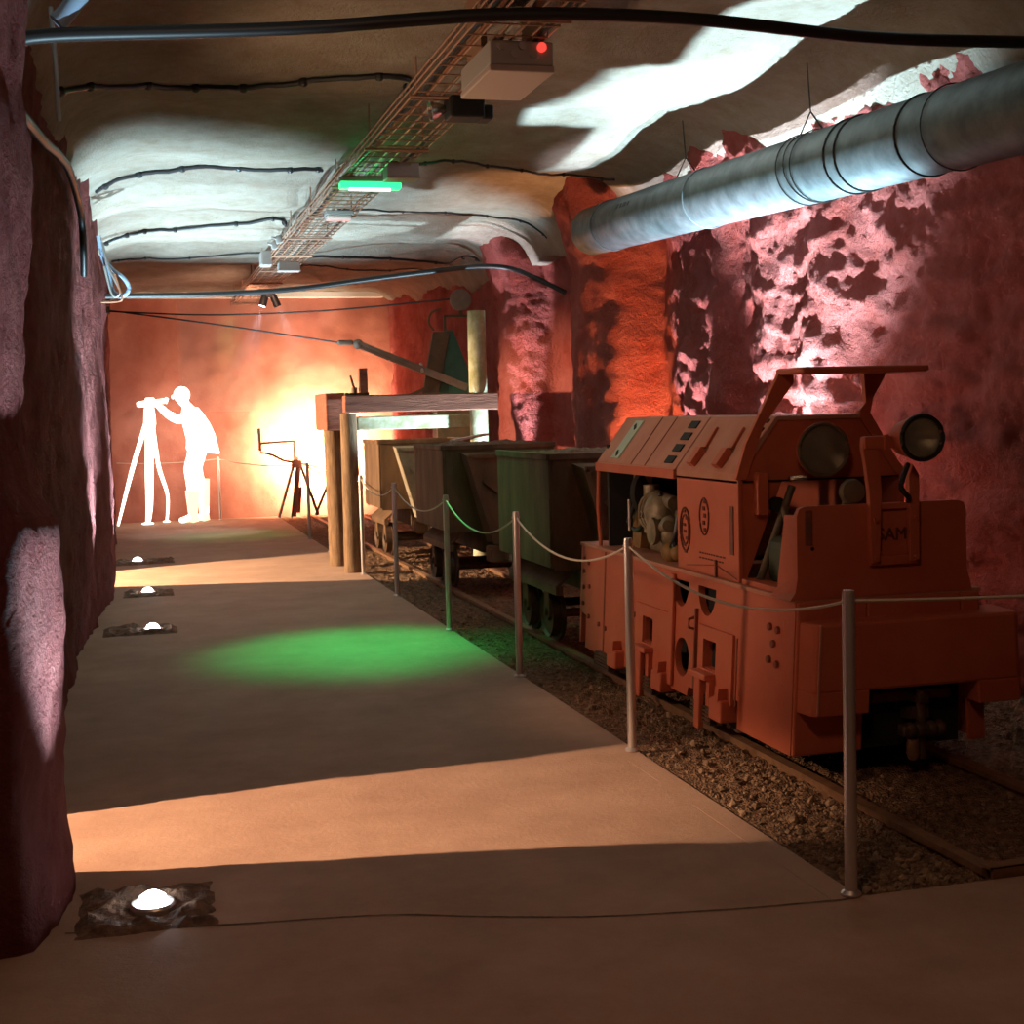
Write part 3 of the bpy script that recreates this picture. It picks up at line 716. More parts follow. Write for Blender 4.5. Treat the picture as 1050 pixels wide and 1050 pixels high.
# driver shield
XS0, XS1 = 2.70, 3.51
mb = MB()
ZT = 1.165
outer = [(XS0-.035, .765), (XS0-.01, .80), (XS0, .86), (XS0, ZT-.04), (XS0+.012, ZT-.01), (XS0+.04, ZT), (XS1-.04, ZT), (XS1-.012, ZT-.01), (XS1, ZT-.04), (XS1+.005, .86), (XS1+.03, .765)]
mb.prism([(a, YF+.0, b) for a, b in outer], (0, .03, 0))
mb.prism([(XS0-.033, YF+.031, .765), (XS0-.009, YF+.031, .80), (XS0+.001, YF+.031, .86), (XS0+.001, YF+.031, ZT-.04), (XS0+.001, YF+.12, ZT-.04), (XS0+.001, YF+.20, .80), (XS0-.028, YF+.22, .765)], (.025, 0, 0))
mb.prism([(XS1+.028, YF+.031, .765), (XS1+.009, YF+.031, .80), (XS1+.003, YF+.031, .86), (XS1-.001, YF+.031, ZT-.04), (XS1-.001, YF+.15, ZT-.04), (XS1+.018, YF+.25, .765)], (-.025, 0, 0))
child(mb, 'driver_shield', 'loco')
child(MB().box(XS0+.035, XS0+.07, YF-.008, YF, 1.00, 1.15, bev=.004), 'hinge_strip', 'locodark')
child(MB().cyl((XS0+.07, YF, .985), (XS0+.07, YF-.006, .985), .008, seg=10), 'rivet', 'black')
# headlight bracket
mb = MB()
mb.prism([(3.035, YF-.03, .91), (3.075, YF-.03, .91), (3.085, YF-.03, 1.22), (3.075, YF-.03, 1.36), (3.06, YF-.03, 1.43), (3.0, YF-.03, 1.45), (2.995, YF-.03, 1.41), (3.01, YF-.03, 1.33), (3.025, YF-.03, 1.22)], (0, .03, 0))
mb.prism([(3.22, YF-.03, .91), (3.265, YF-.03, .91), (3.265, YF-.03, 1.28), (3.235, YF-.03, 1.33), (3.215, YF-.03, 1.28)], (0, .03, 0))
mb.box(3.035, 3.265, YF-.022, YF, .90, .94).box(3.075, 3.22, YF-.018, YF, 1.14, 1.165)
br = child(mb, 'lamp_bracket', 'loco', bev=.003)
mb = MB()
for x, z in ((3.055, 1.10), (3.245, 1.10), (3.055, .93), (3.245, .93)): mb.cyl((x, YF-.03, z), (x, YF-.042, z), .012, seg=10)
islands(child(mb, 'bracket_bolt', 'loco', br))
text_mesh('SAM', .075, M['ink'], 'maker_lettering', br, (3.148, YF-.004, 1.03), (1, 0, 0), (0, 0, 1), .003)
child(MB().tube(smooth_pts([(3.21, YF-.03, 1.33), (3.17, YF-.06, 1.28), (3.16, YF-.06, 1.23), (3.20, YF-.05, 1.19), (3.22, YF-.01, 1.17)], 6), .012, 8), 'lamp_cable', 'cable', smooth=True)
# round front headlight on the bracket
hd = V((-.10, -1, .02)).normalized(); hc = V((3.205, YF-.14, 1.445))
hl = child(MB().lathe([(0, -.20), (.05, -.20), (.075, -.15), (.088, -.06), (.092, 0), (.10, .0), (.10, .02), (.084, .022)], hc, hd, 32), 'headlight', 'loco', smooth=True)
child(MB().torus(hc+hd*.018, hd, .092, .010, 32, 8), 'headlight_rim', 'blackp', hl, True)
child(MB().lathe([(0, -.05), (.04, -.035), (.084, .012)], hc, hd, 32), 'headlight_reflector', 'lenssteel', hl, True)
child(MB().lathe([(.0, .028), (.045, .025), (.084, .014), (.084, .010), (0, .022)], hc, hd, 32), 'headlight_glass', 'glass', hl, True)
child(MB().box(3.0, 3.15, YF-.04, YF+.0, 1.40, 1.455, bev=.006).box(3.09, 3.11, YF-.05, YF-.03, 1.395, 1.46), 'headlight_arm', 'loco', hl)
# hood
ZS, ZR = 1.285, 1.545
YH0, YH1, YJ = 6.05, 8.10, 6.82
XE = XL+.01
roofL = [(XE, ZS), (2.90, ZR), (3.36, ZR), (XR-.01, ZS)]
def hood_shell(ya, yb, name, th=.02):
    mb = MB(); out = [(XE, ZS-.05)] + roofL + [(XR-.01, ZS-.05)]; inn = [(XE+th, ZS-.05), (XE+th, ZS-.01), (2.91, ZR-th), (3.35, ZR-th), (XR-.01-th, ZS-.01), (XR-.01-th, ZS-.05)]
    poly = [(a, ya, b) for a, b in out] + [(a, ya, b) for a, b in reversed(inn)]
    mb.prism(poly, (0, yb-ya, 0)); return child(mb, name, 'locotop', bev=.004)
rear = hood_shell(YJ+.01, YH1, 'rear_hood')
front = hood_shell(YH0, YJ-.005, 'cab_hood')
child(MB().box(XE-.012, XE+.012, YJ+.01, YH1, ZS-.055, ZS-.005, bev=.004), 'hood_lip', 'loco')
# cab side panel (left) and right side panels
child(MB().box(XE, XE+.025, YH0, YJ-.005, .775, ZS-.03), 'cab_side_panel', 'loco', bev=.006)
child(MB().box(XR-.035, XR-.01, YH0, YH1, .775, ZS-.03), 'far_side_panel', 'loco')
child(MB().tube([(XE+.01, 8.09, .775), (XE+.004, 8.11, 1.0), (XE+.01, 8.10, ZS-.03)], .012, 8), 'rear_stay', 'loco')
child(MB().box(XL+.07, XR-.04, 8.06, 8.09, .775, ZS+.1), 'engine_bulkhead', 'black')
# roof details
slope = V((2.90-XE, 0, ZR-ZS)).normalized(); nrm = V((-slope.z, 0, slope.x))
def on_slope(y, s, lift=0.0): return V((XE, y, ZS)) + slope*s + nrm*lift
SL = (V((2.90, 0, ZR))-V((XE, 0, ZS))).length
vent = None
for k in range(4):
    s = .05 + k*.075
    mb = MB(); mb.obb(on_slope(YJ+.09, s, .002), on_slope(YJ+.20, s, .002), .045, .01, nrm)
    child(mb, 'roof_vent', 'black', rear)
child(MB().obb(on_slope(7.82, .03, .003), on_slope(7.82, SL-.03, .003), .13, .01, nrm), 'name_plate', 'plategreen', rear)
for s in (.07, SL-.07): child(MB().obb(on_slope(7.80, s-.02, .009), on_slope(7.84, s+.01, .009), .02, .006, nrm), 'plate_screw', 'black', rear)
for y in (7.50, 7.28): child(MB().obb(on_slope(y, .0, .001), on_slope(y, SL, .001), .004, .006, nrm), 'roof_seam', 'locodark', rear)
for y in (6.62, 6.30):
    a, b = on_slope(y, .02, .0), on_slope(y, .26, .0)
    mb = MB(); w = .032
    mb.prism([a+V((0, -w, 0)), a+V((0, w, 0)), a+V((0, w, 0))+nrm*.035, a+V((0, -w, 0))+nrm*.035], slope*.10)
    mb.prism([on_slope(y-w*.8, .13), on_slope(y+w*.8, .13), on_slope(y, .26), ], nrm*.014)
    child(mb, 'roof_scoop', 'loco', front, bev=.003)
for s in (.20, .25, .30): child(MB().obb(on_slope(6.09, s, .003), on_slope(6.12, s, .003), .02, .01, nrm), 'hinge_tab', 'locodark', front)
# side markings
mb = MB(); mb.torus((XE-.003, 6.45, 1.06), (1, 0, 0), .09, .0045, 28, 6, .62, 1.0)
for k in range(5): mb.box(XE-.006, XE-.001, 6.43+.012*(k % 2), 6.455+.012*(k % 2), .985+k*.035, 1.005+k*.035)
child(mb, 'oval_emblem', 'ink')
mb = MB(); mb.torus((XE-.003, 6.70, .98), (1, 0, 0), .11, .005, 28, 6, .6, 1.0); mb.torus((XE-.003, 6.70, .98), (1, 0, 0), .075, .004, 28, 6, .6, 1.0)
for k in range(7): mb.box(XE-.006, XE-.001, 6.68+.02*math.sin(k*2.2), 6.71+.02*math.sin(k*2.2), .86+k*.034, .875+k*.034)
child(mb, 'round_emblem', 'ink')
mb = MB()
for r_, z in enumerate((.875, .85)):
    y = 6.52
    while y > 6.22:
        w = random.uniform(.012, .03); mb.box(XE-.003, XE-.001, y-w, y, z, z+.007); y -= w+.012
child(mb, 'small_lettering', 'ink')
child(MB().box(XE-.012, XE-.002, 6.30, 6.312, .775, .86).tube([(XE-.004, 6.68, .80), (XE-.006, 6.3, .835), (XE-.004, 6.07, .79)], .0025, 6), 'side_catch', 'locodark')
child(MB().box(XE-.006, XE, 6.10, 6.14, .90, 1.13, bev=.002), 'door_edge_slot', 'locodark')
# hood front panel with lower diagonal cut
mb = MB()
seam = 1.245
fr = [(XE+.02, .775), (XE+.04, .775), (2.93, seam), (XR-.02, seam), (XR-.02, ZS-.02), (3.355, ZR-.015), (2.905, ZR-.015), (XE+.02, ZS-.02)]
mb.prism([(a, YH0+.01, b) for a, b in fr], (0, .025, 0)); child(mb, 'hood_front', 'loco', bev=.003)
child(MB().box(XE+.03, XR-.03, YH0+.002, YH0+.012, seam-.004, seam+.004), 'front_seam', 'black')
child(MB().box(XE+.08, XE+.14, YH0-.04, YH0+.01, 1.09, 1.29, bev=.008), 'latch_plate', 'loco')
child(MB().cyl((XE+.19, YH0-.03, 1.135), (XE+.19, YH0+.02, 1.135), .035, seg=16), 'rubber_mount', 'black', smooth=True)
# big headlight on hood front
bc = V((3.095, YH0-.075, 1.385)); bd = V((-.12, -1, 0)).normalized()
bl = child(MB().lathe([(0, -.09), (.10, -.09), (.118, -.02), (.122, 0), (.128, 0), (.128, .018), (.115, .02)], bc, bd, 36), 'main_headlight', 'loco', smooth=True)
child(MB().lathe([(0, -.03), (.06, -.02), (.112, .004)], bc, bd, 36), 'headlight_reflector', 'lens', bl, True)
child(MB().lathe([(0, .03), (.06, .026), (.115, .012), (.115, .008), (0, .024)], bc, bd, 36), 'headlight_glass', 'glass', bl, True)
child(MB().torus(bc+bd*.016, bd, .120, .008, 36, 8), 'headlight_rim', 'greendark', bl, True)
# roll bar / canopy
child(MB().prism([(XE-.012, YH0-.006, ZS-.03), (XE+.045, YH0-.006, ZS-.03), (2.83, YH0-.006, 1.50), (2.99, YH0-.006, 1.70), (2.985, YH0-.006, 1.755), (2.915, YH0-.006, 1.755), (2.90, YH0-.006, 1.72), (2.74, YH0-.006, 1.42)], (0, .03, 0)), 'roll_bar_leg', 'loco', bev=.003)
child(MB().prism([(XR, YH0-.004, ZS-.03), (XR-.05, YH0-.004, ZS-.03), (3.335, YH0-.004, 1.52), (3.325, YH0-.004, 1.56), (3.36, YH0-.004, 1.60), (3.35, YH0-.004, 1.735), (3.47, YH0-.004, 1.735), (3.40, YH0-.004, 1.62), (3.385, YH0-.004, 1.55)], (0, .03, 0)), 'roll_bar_leg', 'loco', bev=.003)
child(MB().box(2.91, 3.55, YH0-.25, YH0+.03, 1.735, 1.765, bev=.012), 'canopy', 'loco')
# engine parts inside the open bay
mb = MB(); mb.box(2.84, 3.35, 6.95, 7.85, .78, 1.05, bev=.03).box(2.80, 2.95, 7.2, 7.55, .85, 1.10, bev=.03)
mb.sph((2.80, 7.32, 1.02), .12, 16, (.7, 1, 1)).sph((2.79, 7.15, .93), .08, 14, (.8, 1, 1.1))
mb.cyl((2.76, 7.3, .93), (2.74, 7.05, .97), .03).cyl((2.80, 7.45, .9), (2.80, 7.45, 1.17), .045).cyl((2.82, 7.15, 1.08), (2.82, 7.6, 1.12), .04)
engine = child(mb, 'engine_block', 'engine', smooth=True)
mb = MB()
for k in range(6): mb.torus((2.775, 7.36, 1.02), (1, 0.1*k, 0), .05+.012*k, .007, 18, 6)
mb.lathe([(0, 0), (.06, 0), (.075, .02), (.075, .04), (.03, .05), (0, .05)], (2.74, 7.20, .93), (-1, 0, 0), 20)
child(mb, 'alternator', 'engine', engine, True)
mb = MB()
for k in range(7):
    p0 = V((2.74+random.uniform(0, .06), random.uniform(6.95, 7.75), random.uniform(.82, 1.0))); p1 = p0+V((.02, random.uniform(-.25, .25), random.uniform(.05, .2)))
    mb.tube(smooth_pts([p0, (p0+p1)/2+V((-.02, 0, -.05)), p1], 6), random.uniform(.008, .016), 8)
child(mb, 'engine_hoses', 'cable', engine, True)
mb = MB(); mb.prism([(2.78, 7.60, .80), (2.78, 7.72, .80), (2.78, 7.68, 1.25), (2.78, 7.50, 1.25), (2.78, 7.53, 1.0)], (.05, 0, 0)).box(2.80, 2.90, 6.84, 6.93, 1.0, 1.25).sph((2.78, 7.1, .82), .06, 12).sph((2.77, 6.98, .83), .045, 12)
islands(child(mb, 'fuel_filter', 'enginey', engine, True))
child(MB().lathe([(0, 0), (.15, 0), (.16, .02), (.16, .03), (0, .03)], (2.86, 7.52, 1.12), (-.2, 1, 0), 24), 'cooling_fan', 'black', engine, True)
child(MB().box(2.725, 2.735, 7.62, 7.64, .90, 1.08, bev=.003), 'dipstick_guard', 'steel', engine)
# driver cab inside
mb = MB(); mb.box(2.80, 3.35, 5.60, 5.98, .775, 1.0, bev=.05); child(mb, 'driver_seat', 'cabgreen')
mb = MB()
for a, b in (((2.76, 5.95, .80), (2.95, 6.0, 1.22)), ((2.82, 5.62, .80), (2.90, 5.98, 1.12))): mb.cyl(a, b, .018)
mb.lathe([(0, 0), (.05, 0), (.06, .03), (.05, .07), (0, .08)], (3.10, 5.72, 1.20), (-.3, -1, .1), 18)
mb.cyl((3.1, 5.74, 1.19), (3.1, 5.9, .9), .02)
child(mb, 'cab_controls', 'greendark', smooth=True)
child(MB().box(XE, XE+.09, 5.62, 6.02, .775, .80, bev=.004), 'door_sill', 'loco')
child(MB().tube(smooth_pts([(2.96, YH0-.02, 1.25), (2.94, 5.98, 1.26), (3.0, 5.95, 1.26)], 4), .012, 8), 'cab_handle', 'lenssteel', smooth=True)

for o_ in list(loco.children):
    if o_.name.split('.')[0] in ('wheel', 'coupler', 'brake_hose_end', 'pocket_crossbar', 'coupling_pocket', 'inner_frame'): continue
    for q_ in [o_]+list(o_.children):
        if q_.type != 'MESH': continue
        for v in q_.data.vertices:
            if v.co.z < .755:
                f = .035*(.755-v.co.z)/.655
                v.co.x += -f if v.co.x < 0 else f

# ------------------------------------------------------------------ wagons
def wagon(yf, length, label, matf, ore_h, X0=2.60, X1=3.62, zt=1.31, hop=None):
    yc = yf+length/2; XM = (X0+X1)/2
    t = thing('mine_wagon', label, 'wagon', (XM, yc, 0), 'mine wagons')
    zb = .57
    mb = MB(); th = .022
    mb.box(X0, X0+th, yf, yf+length, zb, zt).box(X1-th, X1, yf, yf+length, zb, zt)
    mb.box(X0+th, X1-th, yf, yf+th, zb-.02, zt).box(X0+th, X1-th, yf+length-th, yf+length, zb-.02, zt)
    mb.box(X0+th, X1-th, yf+th, yf+length-th, zb+.1, zb+.14)
    body = mb.build('tub', M[matf], t, bev=.006)
    mb = MB(); mb.box(X0-.012, X0+.03, yf-.005, yf+length, zt-.035, zt+.008).box(X1-.03, X1+.012, yf, yf+length, zt-.035, zt+.008).box(X0, X1, yf-.012, yf+.02, zt-.035, zt+.006)
    mb.build('rim', M[matf], t, bev=.004)
    # V-shaped hopper end on the front face
    for s, y0, y1 in ((-1, yf-.22, yf), (1, yf+length, yf+length+.22)):
        top, bot = .33, .11
        mb = MB()
        ya = y0 if s < 0 else y1
        yb = y1 if s < 0 else y0
        A = [(XM-top, ya, 1.22), (XM+top, ya, 1.22), (XM+bot, ya, .46), (XM-bot, ya, .46)]
        B = [(XM-top-.02, yb, 1.25), (XM+top+.02, yb, 1.25), (XM+bot+.02, yb, .46), (XM-bot-.02, yb, .46)]
        va = [mb.bm.verts.new(p) for p in A]; vb = [mb.bm.verts.new(p) for p in B]
        mb.bm.faces.new(va); mb.bm.faces.new(list(reversed(vb)))
        for i in range(4): mb.bm.faces.new((va[i], va[(i+1) % 4], vb[(i+1) % 4], vb[i]))
        for i in (0, 1, 3):
            p, q = V(A[i]), V(A[(i+1) % 4]); mb.obb(p+V((0, s*.012, 0)), q+V((0, s*.012, 0)), .035, .035)
        mb.obb(V(A[0])*.72+V(A[2])*.28+V((0, s*.016, 0)), V(A[0])*.40+V(A[2])*.60+V((.10, s*.016, .05)), .02, .02)
        he = mb.build('hopper_end', M[hop or matf], t)
    # sloping chassis beams and buffers
    mb = MB()
    for x in (X0+.05, X1-.11):
        mb.prism([(x, yf+.06, .38), (x, yf+length-.06, .38), (x, yf+length-.06, .44), (x, yf+.06, .44)], (.05, 0, 0)).prism([(x, yf+.06, .44), (x, yf+length-.06, .44), (x+(.14 if x < XM else -.14), yf+length-.06, .56), (x+(.14 if x < XM else -.14), yf+.06, .56)], (.03, 0, 0))
        for yy in (yc-.27, yc+.27): mb.box(x+.03, x+.07, yy-.06, yy+.06, .20, .40)
    mb.box(XM-.16, XM+.16, yf+.05, yf+length-.05, .36, .57).box(XM-.05, XM+.05, yf-.35, yf+length+.35, .33, .40)
    mb.build('chassis', M['rust'], t, bev=.004)
    for s, y in ((-1, yf-.30), (1, yf+length+.30)):
        b = MB().box(XM-.17, XM+.17, min(y, y-s*.2), max(y, y-s*.2), .30, .44, bev=.02).box(XM-.20, XM+.20, min(y, y+s*.02), max(y, y+s*.02), .42, .45).build('buffer', M['rust'], t)
        if s < 0:
            mb = MB().torus((XM+.05, y-.035, .25), (1, .25, 0), .075, .013, 20, 8).box(XM-.02, XM+.09, y-.07, y, .31, .40, bev=.015).cyl((XM+.02, y-.04, .38), (XM+.02, y-.04, .50), .02)
            mb.build('coupling_ring', M['rustlight'], t, True)
    # wheels
    for y in (yc-.27, yc+.27):
        for x, s in ((2.70, 1), (3.50, -1)):
            MB().lathe([(0, 0), (.045, 0), (.05, .02), (.14, .02), (.155, .0), (.155, .06), (.185, .06), (.185, .085), (0, .085)], (x-.02*s, y, .215), (s, 0, 0), 28).build('wheel', M['wheel'], t, True)
        MB().cyl((2.75, y, .215), (3.45, y, .215), .03).build('axle', M['wheel'], t, True)
    # load
    def oz(px, py):
        u, w = (px-X0)/(X1-X0), (py-yf)/length
        e = max(0, min(1, min(u, 1-u, w, 1-w)*6))
        return zt-.05 + ore_h*e + .03*fbm(V((px*7, py*7, 1)), 4)
    tag(grid_mesh('ore_load', rng(X0+.03, X1-.03, .035), rng(yf+.03, yf+length-.03, .035), oz, M['dirt'], False), 'heap of dark crushed ore filling the ' + label.split(',')[0], 'ore', kind='stuff')
    return t
wagon(8.80, 1.33, 'nearest rusty mine wagon, lit green on its side, coupled behind the locomotive', 'rust', .05)
wagon(12.05, 1.25, 'middle rusty mine wagon, between the green-lit wagon and the far one', 'rust', .06)
wagon(15.35, 1.0, 'far dusty grey mine wagon, standing under the timber portal', 'rust', .03, hop='rustlight')
# steel plank lying on the far load
tag(MB().obb((2.93, 13.12, 1.335), (3.28, 13.18, 1.385), .12, .02).build('steel_plank', M['steel']), 'short pale plank lying on the ore at the back of the middle wagon', 'plank')

# ------------------------------------------------------------------ timber portal
t = thing('timber_portal', 'old timber portal of round props and squared beams over the far wagon', 'portal', (2.8, 14.5, 0))
MB().lathe([(0, 0), (.095, 0), (.09, .5), (.085, 1.62), (0, 1.62)], (2.13, 14.32, 0), (0, 0, 1), 16).build('front_prop', M['woodpost'], t, True)
MB().lathe([(0, 0), (.105, 0), (.10, .6), (.095, 1.47), (0, 1.47)], (2.09, 15.05, 0), (-.02, 0, 1), 16).build('rear_prop', M['woodpost'], t, True)
MB().box(2.085, 3.68, 14.22, 14.42, 1.625, 1.80, bev=.012).build('lintel', M['wood'], t)
MB().box(1.92, 2.17, 14.46, 15.3, 1.45, 1.83, bev=.015).build('side_beam', M['wood'], t)
MB().box(2.30, 3.62, 14.85, 15.1, 1.44, 1.585, bev=.015).build('rear_beam', M['woodpale'], t)
MB().lathe([(0, 0), (.10, 0), (.097, 1.4), (.094, 2.66), (0, 2.66)], (3.55, 14.56, 0), (0, 0, 1), 18).build('tall_prop', M['woodpale'], t, True)
MB().box(2.25, 2.33, 14.27, 14.35, 1.80, 2.07).build('stub_post', M['wood'], t)
MB().box(2.10, 2.34, 14.27, 14.37, 1.80, 1.825).cyl((2.20, 14.32, 1.825), (2.20, 14.32, 1.88), .03).cyl((2.20, 14.32, 1.86), (2.16, 14.3, 2.0), .012).build('iron_lever', M['wheel'], t)

# ------------------------------------------------------------------ scraper loader behind the portal
t = thing('scraper_machine', 'green mining machine with a long boom and pulley wheel behind the timber portal', 'mining machine', (3.75, 16.9, 0))
MB().prism([(3.55, 16.9, 1.78), (4.02, 16.9, 1.78), (4.05, 16.9, 2.0), (3.83, 16.9, 2.60), (3.74, 16.9, 2.60)], (0, .35, 0)).build('body', M['green'], t, bev=.01)
MB().prism([(3.40, 16.86, 1.74), (3.60, 16.86, 1.74), (3.78, 16.86, 2.58), (3.57, 16.86, 2.58)], (0, .06, 0)).build('body_flank', M['greendark'], t, bev=.006)
bo = MB().obb((2.66, 16.78, 2.43), (3.95, 16.78, 1.90), .06, .085).obb((2.66, 16.74, 2.45), (3.3, 16.74, 2.18), .03, .03).build('boom', M['shovel'], t)
MB().sph((2.64, 16.78, 2.44), .06, 12).box(2.40, 2.58, 16.75, 16.81, 2.43, 2.49, bev=.02).build('clevis', M['shovel'], bo, True)
MB().cyl((3.40, 16.74, 2.10), (3.40, 16.82, 2.20), .02).build('boom_collar', M['steel'], bo)
MB().obb((3.12, 16.85, 1.76), (3.5, 16.85, 1.92), .03, .04).build('brace', M['greendark'], t)
MB().box(3.60, 4.05, 16.9, 17.2, 1.2, 1.78).box(3.62, 3.70, 16.92, 17.0, 0, 1.2).box(3.95, 4.03, 16.92, 17.0, 0, 1.2).build('stand', M['greendark'], t)
MB().box(3.72, 4.12, 16.93, 16.98, 2.76, 2.79).box(3.72, 3.75, 16.93, 16.98, 2.58, 2.78).tube(smooth_pts([(3.60, 16.95, 2.60), (3.54, 16.95, 2.70), (3.58, 16.95, 2.82), (3.70, 16.95, 2.86)], 5), .012, 8).build('frame_rod', M['greendark'], t)
MB().lathe([(0, 0), (.10, 0), (.13, .0), (.13, .02), (.105, .03), (.13, .04), (.13, .06), (0, .06)], (3.94, 16.92, 2.97), (0, 1, 0), 28).build('pulley_wheel', M['shovel'], t, True)
MB().cyl((3.94, 16.95, 2.78), (3.94, 16.95, 2.97), .02).build('pulley_post', M['greendark'], t)
span('wire_rope', [(-.26, 18.6, 3.0), (1.1, 17.7, 2.74), (2.42, 16.8, 2.46)], .010, 'cable', 'lower steel wire rope running from the left wall to the boom tip')
span('wire_rope', [(-.26, 18.8, 3.0), (1.0, 18.2, 2.90), (2.4, 17.6, 2.90), (3.81, 16.97, 2.98)], .010, 'cable', 'upper steel wire rope running from the left wall to the pulley wheel')
tag(MB().cyl((-.36, 18.7, 3.0), (-.2, 18.7, 3.0), .03).box(-.24, -.20, 18.55, 18.85, 2.96, 3.04).build('wall_anchor', M['wheel']), 'iron anchor in the left wall holding two wire ropes', 'anchor')

# ------------------------------------------------------------------ rock drill at the back wall
t = thing('rock_drill', 'old rock drill on splayed legs leaning in the white glow at the back wall', 'rock drill', (2.45, 22.3, 0))
MB().cyl((2.18, 22.35, .03), (2.47, 22.3, .98), .022).build('air_leg', M['rustlight'], t, True)
MB().cyl((2.40, 22.25, .04), (2.52, 22.3, .9), .035).cyl((2.45, 22.25, .10), (2.50, 22.28, .5), .05).build('drill_body', M['locodark'], t, True)
MB().cyl((2.54, 22.3, .84), (2.78, 22.25, .05), .022).build('leg', M['wheel'], t, True)
MB().cyl((2.99, 22.3, .60), (2.74, 22.25, .05), .020).build('leg', M['wheel'], t, True)
MB().cyl((2.36, 22.2, .03), (2.5, 22.3, .98), .014).build('leg', M['wheel'], t, True)
MB().tube(smooth_pts([(1.92, 22.3, 1.06), (2.09, 22.3, 1.02), (2.28, 22.3, .92), (2.50, 22.3, .88)], 5), .016, 8).box(2.4, 2.55, 22.26, 22.34, .80, .92).build('drill_hose', M['locodark'], t, True)
MB().cyl((1.92, 22.3, 1.08), (1.91, 22.3, 1.43), .022).cyl((1.92, 22.3, 1.20), (2.45, 22.3, 1.22), .016).box(2.43, 2.47, 22.28, 22.32, .85, 1.23).build('feed_bar', M['rustlight'], t)
MB().cyl((2.52, 22.3, .87), (3.0, 22.3, .76), .014).build('drill_steel', M['locodark'], t)

# ------------------------------------------------------------------ glowing figure with tripod camera
YP = 22.55
def skin_mesh(nodes, edges, name, m, parent, sub=2):
    me = bpy.data.meshes.new(name); off = V(parent['_o'])
    me.from_pydata([V(p[0])-off for p in nodes], edges, [])
    o = bpy.data.objects.new(name, me); COL.objects.link(o)
    md = o.modifiers.new('skin', 'SKIN'); md.use_smooth_shade = True
    for i, v in enumerate(me.skin_vertices[0].data):
        r = nodes[i][1]; v.radius = r if isinstance(r, tuple) else (r, r); v.use_root = (i == 0)
    md2 = o.modifiers.new('sub', 'SUBSURF'); md2.levels = sub; md2.render_levels = sub
    bpy.context.view_layer.update()
    me2 = bpy.data.meshes.new_from_object(o.evaluated_get(bpy.context.evaluated_depsgraph_get()))
    o.modifiers.clear(); o.data = me2; me2.materials.clear(); me2.materials.append(m); o.parent = parent
    me2.polygons.foreach_set('use_smooth', [True]*len(me2.polygons))
    return o
t = thing('person', 'glowing white figure of a person in a coat and boots bending to a tripod camera', 'person', (.95, YP, 0))
y = YP
N_ = [((.96, y, 1.12), (.17, .15)), ((1.00, y, 1.32), (.19, .17)), ((.99, y, 1.52), (.20, .19)), ((.92, y, 1.70), (.14, .17)), ((.84, y, 1.82), .075), ((.78, y, 1.89), .085), ((.755, y, 1.98), .118), ((.75, y, 2.04), .09),
      ((.86, y-.2, 1.70), .085), ((.70, y-.22, 1.58), .072), ((.54, y-.12, 1.68), .055), ((.43, y-.05, 1.80), .045), ((.38, y-.03, 1.86), .04),
      ((.90, y+.2, 1.70), .085), ((.72, y+.22, 1.60), .072), ((.55, y+.12, 1.70), .055), ((.44, y+.05, 1.82), .045),
      ((.93, y-.1, 1.02), .12), ((.83, y-.12, .86), .095), ((.86, y-.12, .60), .085), ((.87, y-.12, .30), .08), ((.87, y-.12, .10), .07), ((.72, y-.13, .05), .05), ((.64, y-.13, .045), .04),
      ((1.0, y+.1, 1.02), .12), ((.95, y+.12, .86), .095), ((1.0, y+.12, .60), .085), ((1.05, y+.12, .30), .085), ((1.06, y+.12, .10), .075), ((.94, y+.13, .05), .05), ((.88, y+.13, .045), .04)]
E_ = [(0, 1), (1, 2), (2, 3), (3, 4), (4, 5), (5, 6), (6, 7), (3, 8), (8, 9), (9, 10), (10, 11), (11, 12), (3, 13), (13, 14), (14, 15), (15, 16), (0, 17), (17, 18), (18, 19), (19, 20), (20, 21), (21, 22), (22, 23), (0, 24), (24, 25), (25, 26), (26, 27), (27, 28), (28, 29), (29, 30)]
body = skin_mesh(N_, E_, 'body', M['figure'], t)
# face
MB().sph((.64, y, 1.955), .028, 10, (1, .7, 1.2)).sph((.765, y-.115, 1.97), .03, 10, (.7, .4, 1.2)).sph((.765, y+.115, 1.97), .03, 10, (.7, .4, 1.2)).build('face_features', M['figure'], t, True)
MB().sph((.775, y, 1.985), .128, 18, (1, .85, 1.02)).build('hair', M['figure'], t, True)
# jacket
mb = MB(); rings = []
for (cx, z, rx, ry) in ((.90, 1.80, .12, .16), (.93, 1.70, .17, .24), (.97, 1.56, .22, .25), (1.02, 1.40, .235, .25), (1.05, 1.25, .235, .25), (1.06, 1.12, .255, .27), (1.06, 1.09, .25, .265)):
    tilt = .16
    rings.append([mb.bm.verts.new((cx+rx*math.cos(2*PI*k/28), y+ry*math.sin(2*PI*k/28), z-tilt*(rx*math.cos(2*PI*k/28)) )) for k in range(28)])
for A, B in zip(rings, rings[1:]):
    for k in range(28): mb.bm.faces.new((A[k], A[(k+1) % 28], B[(k+1) % 28], B[k]))
mb.bm.faces.new(rings[0]); mb.build('jacket', M['figure'], t, True)
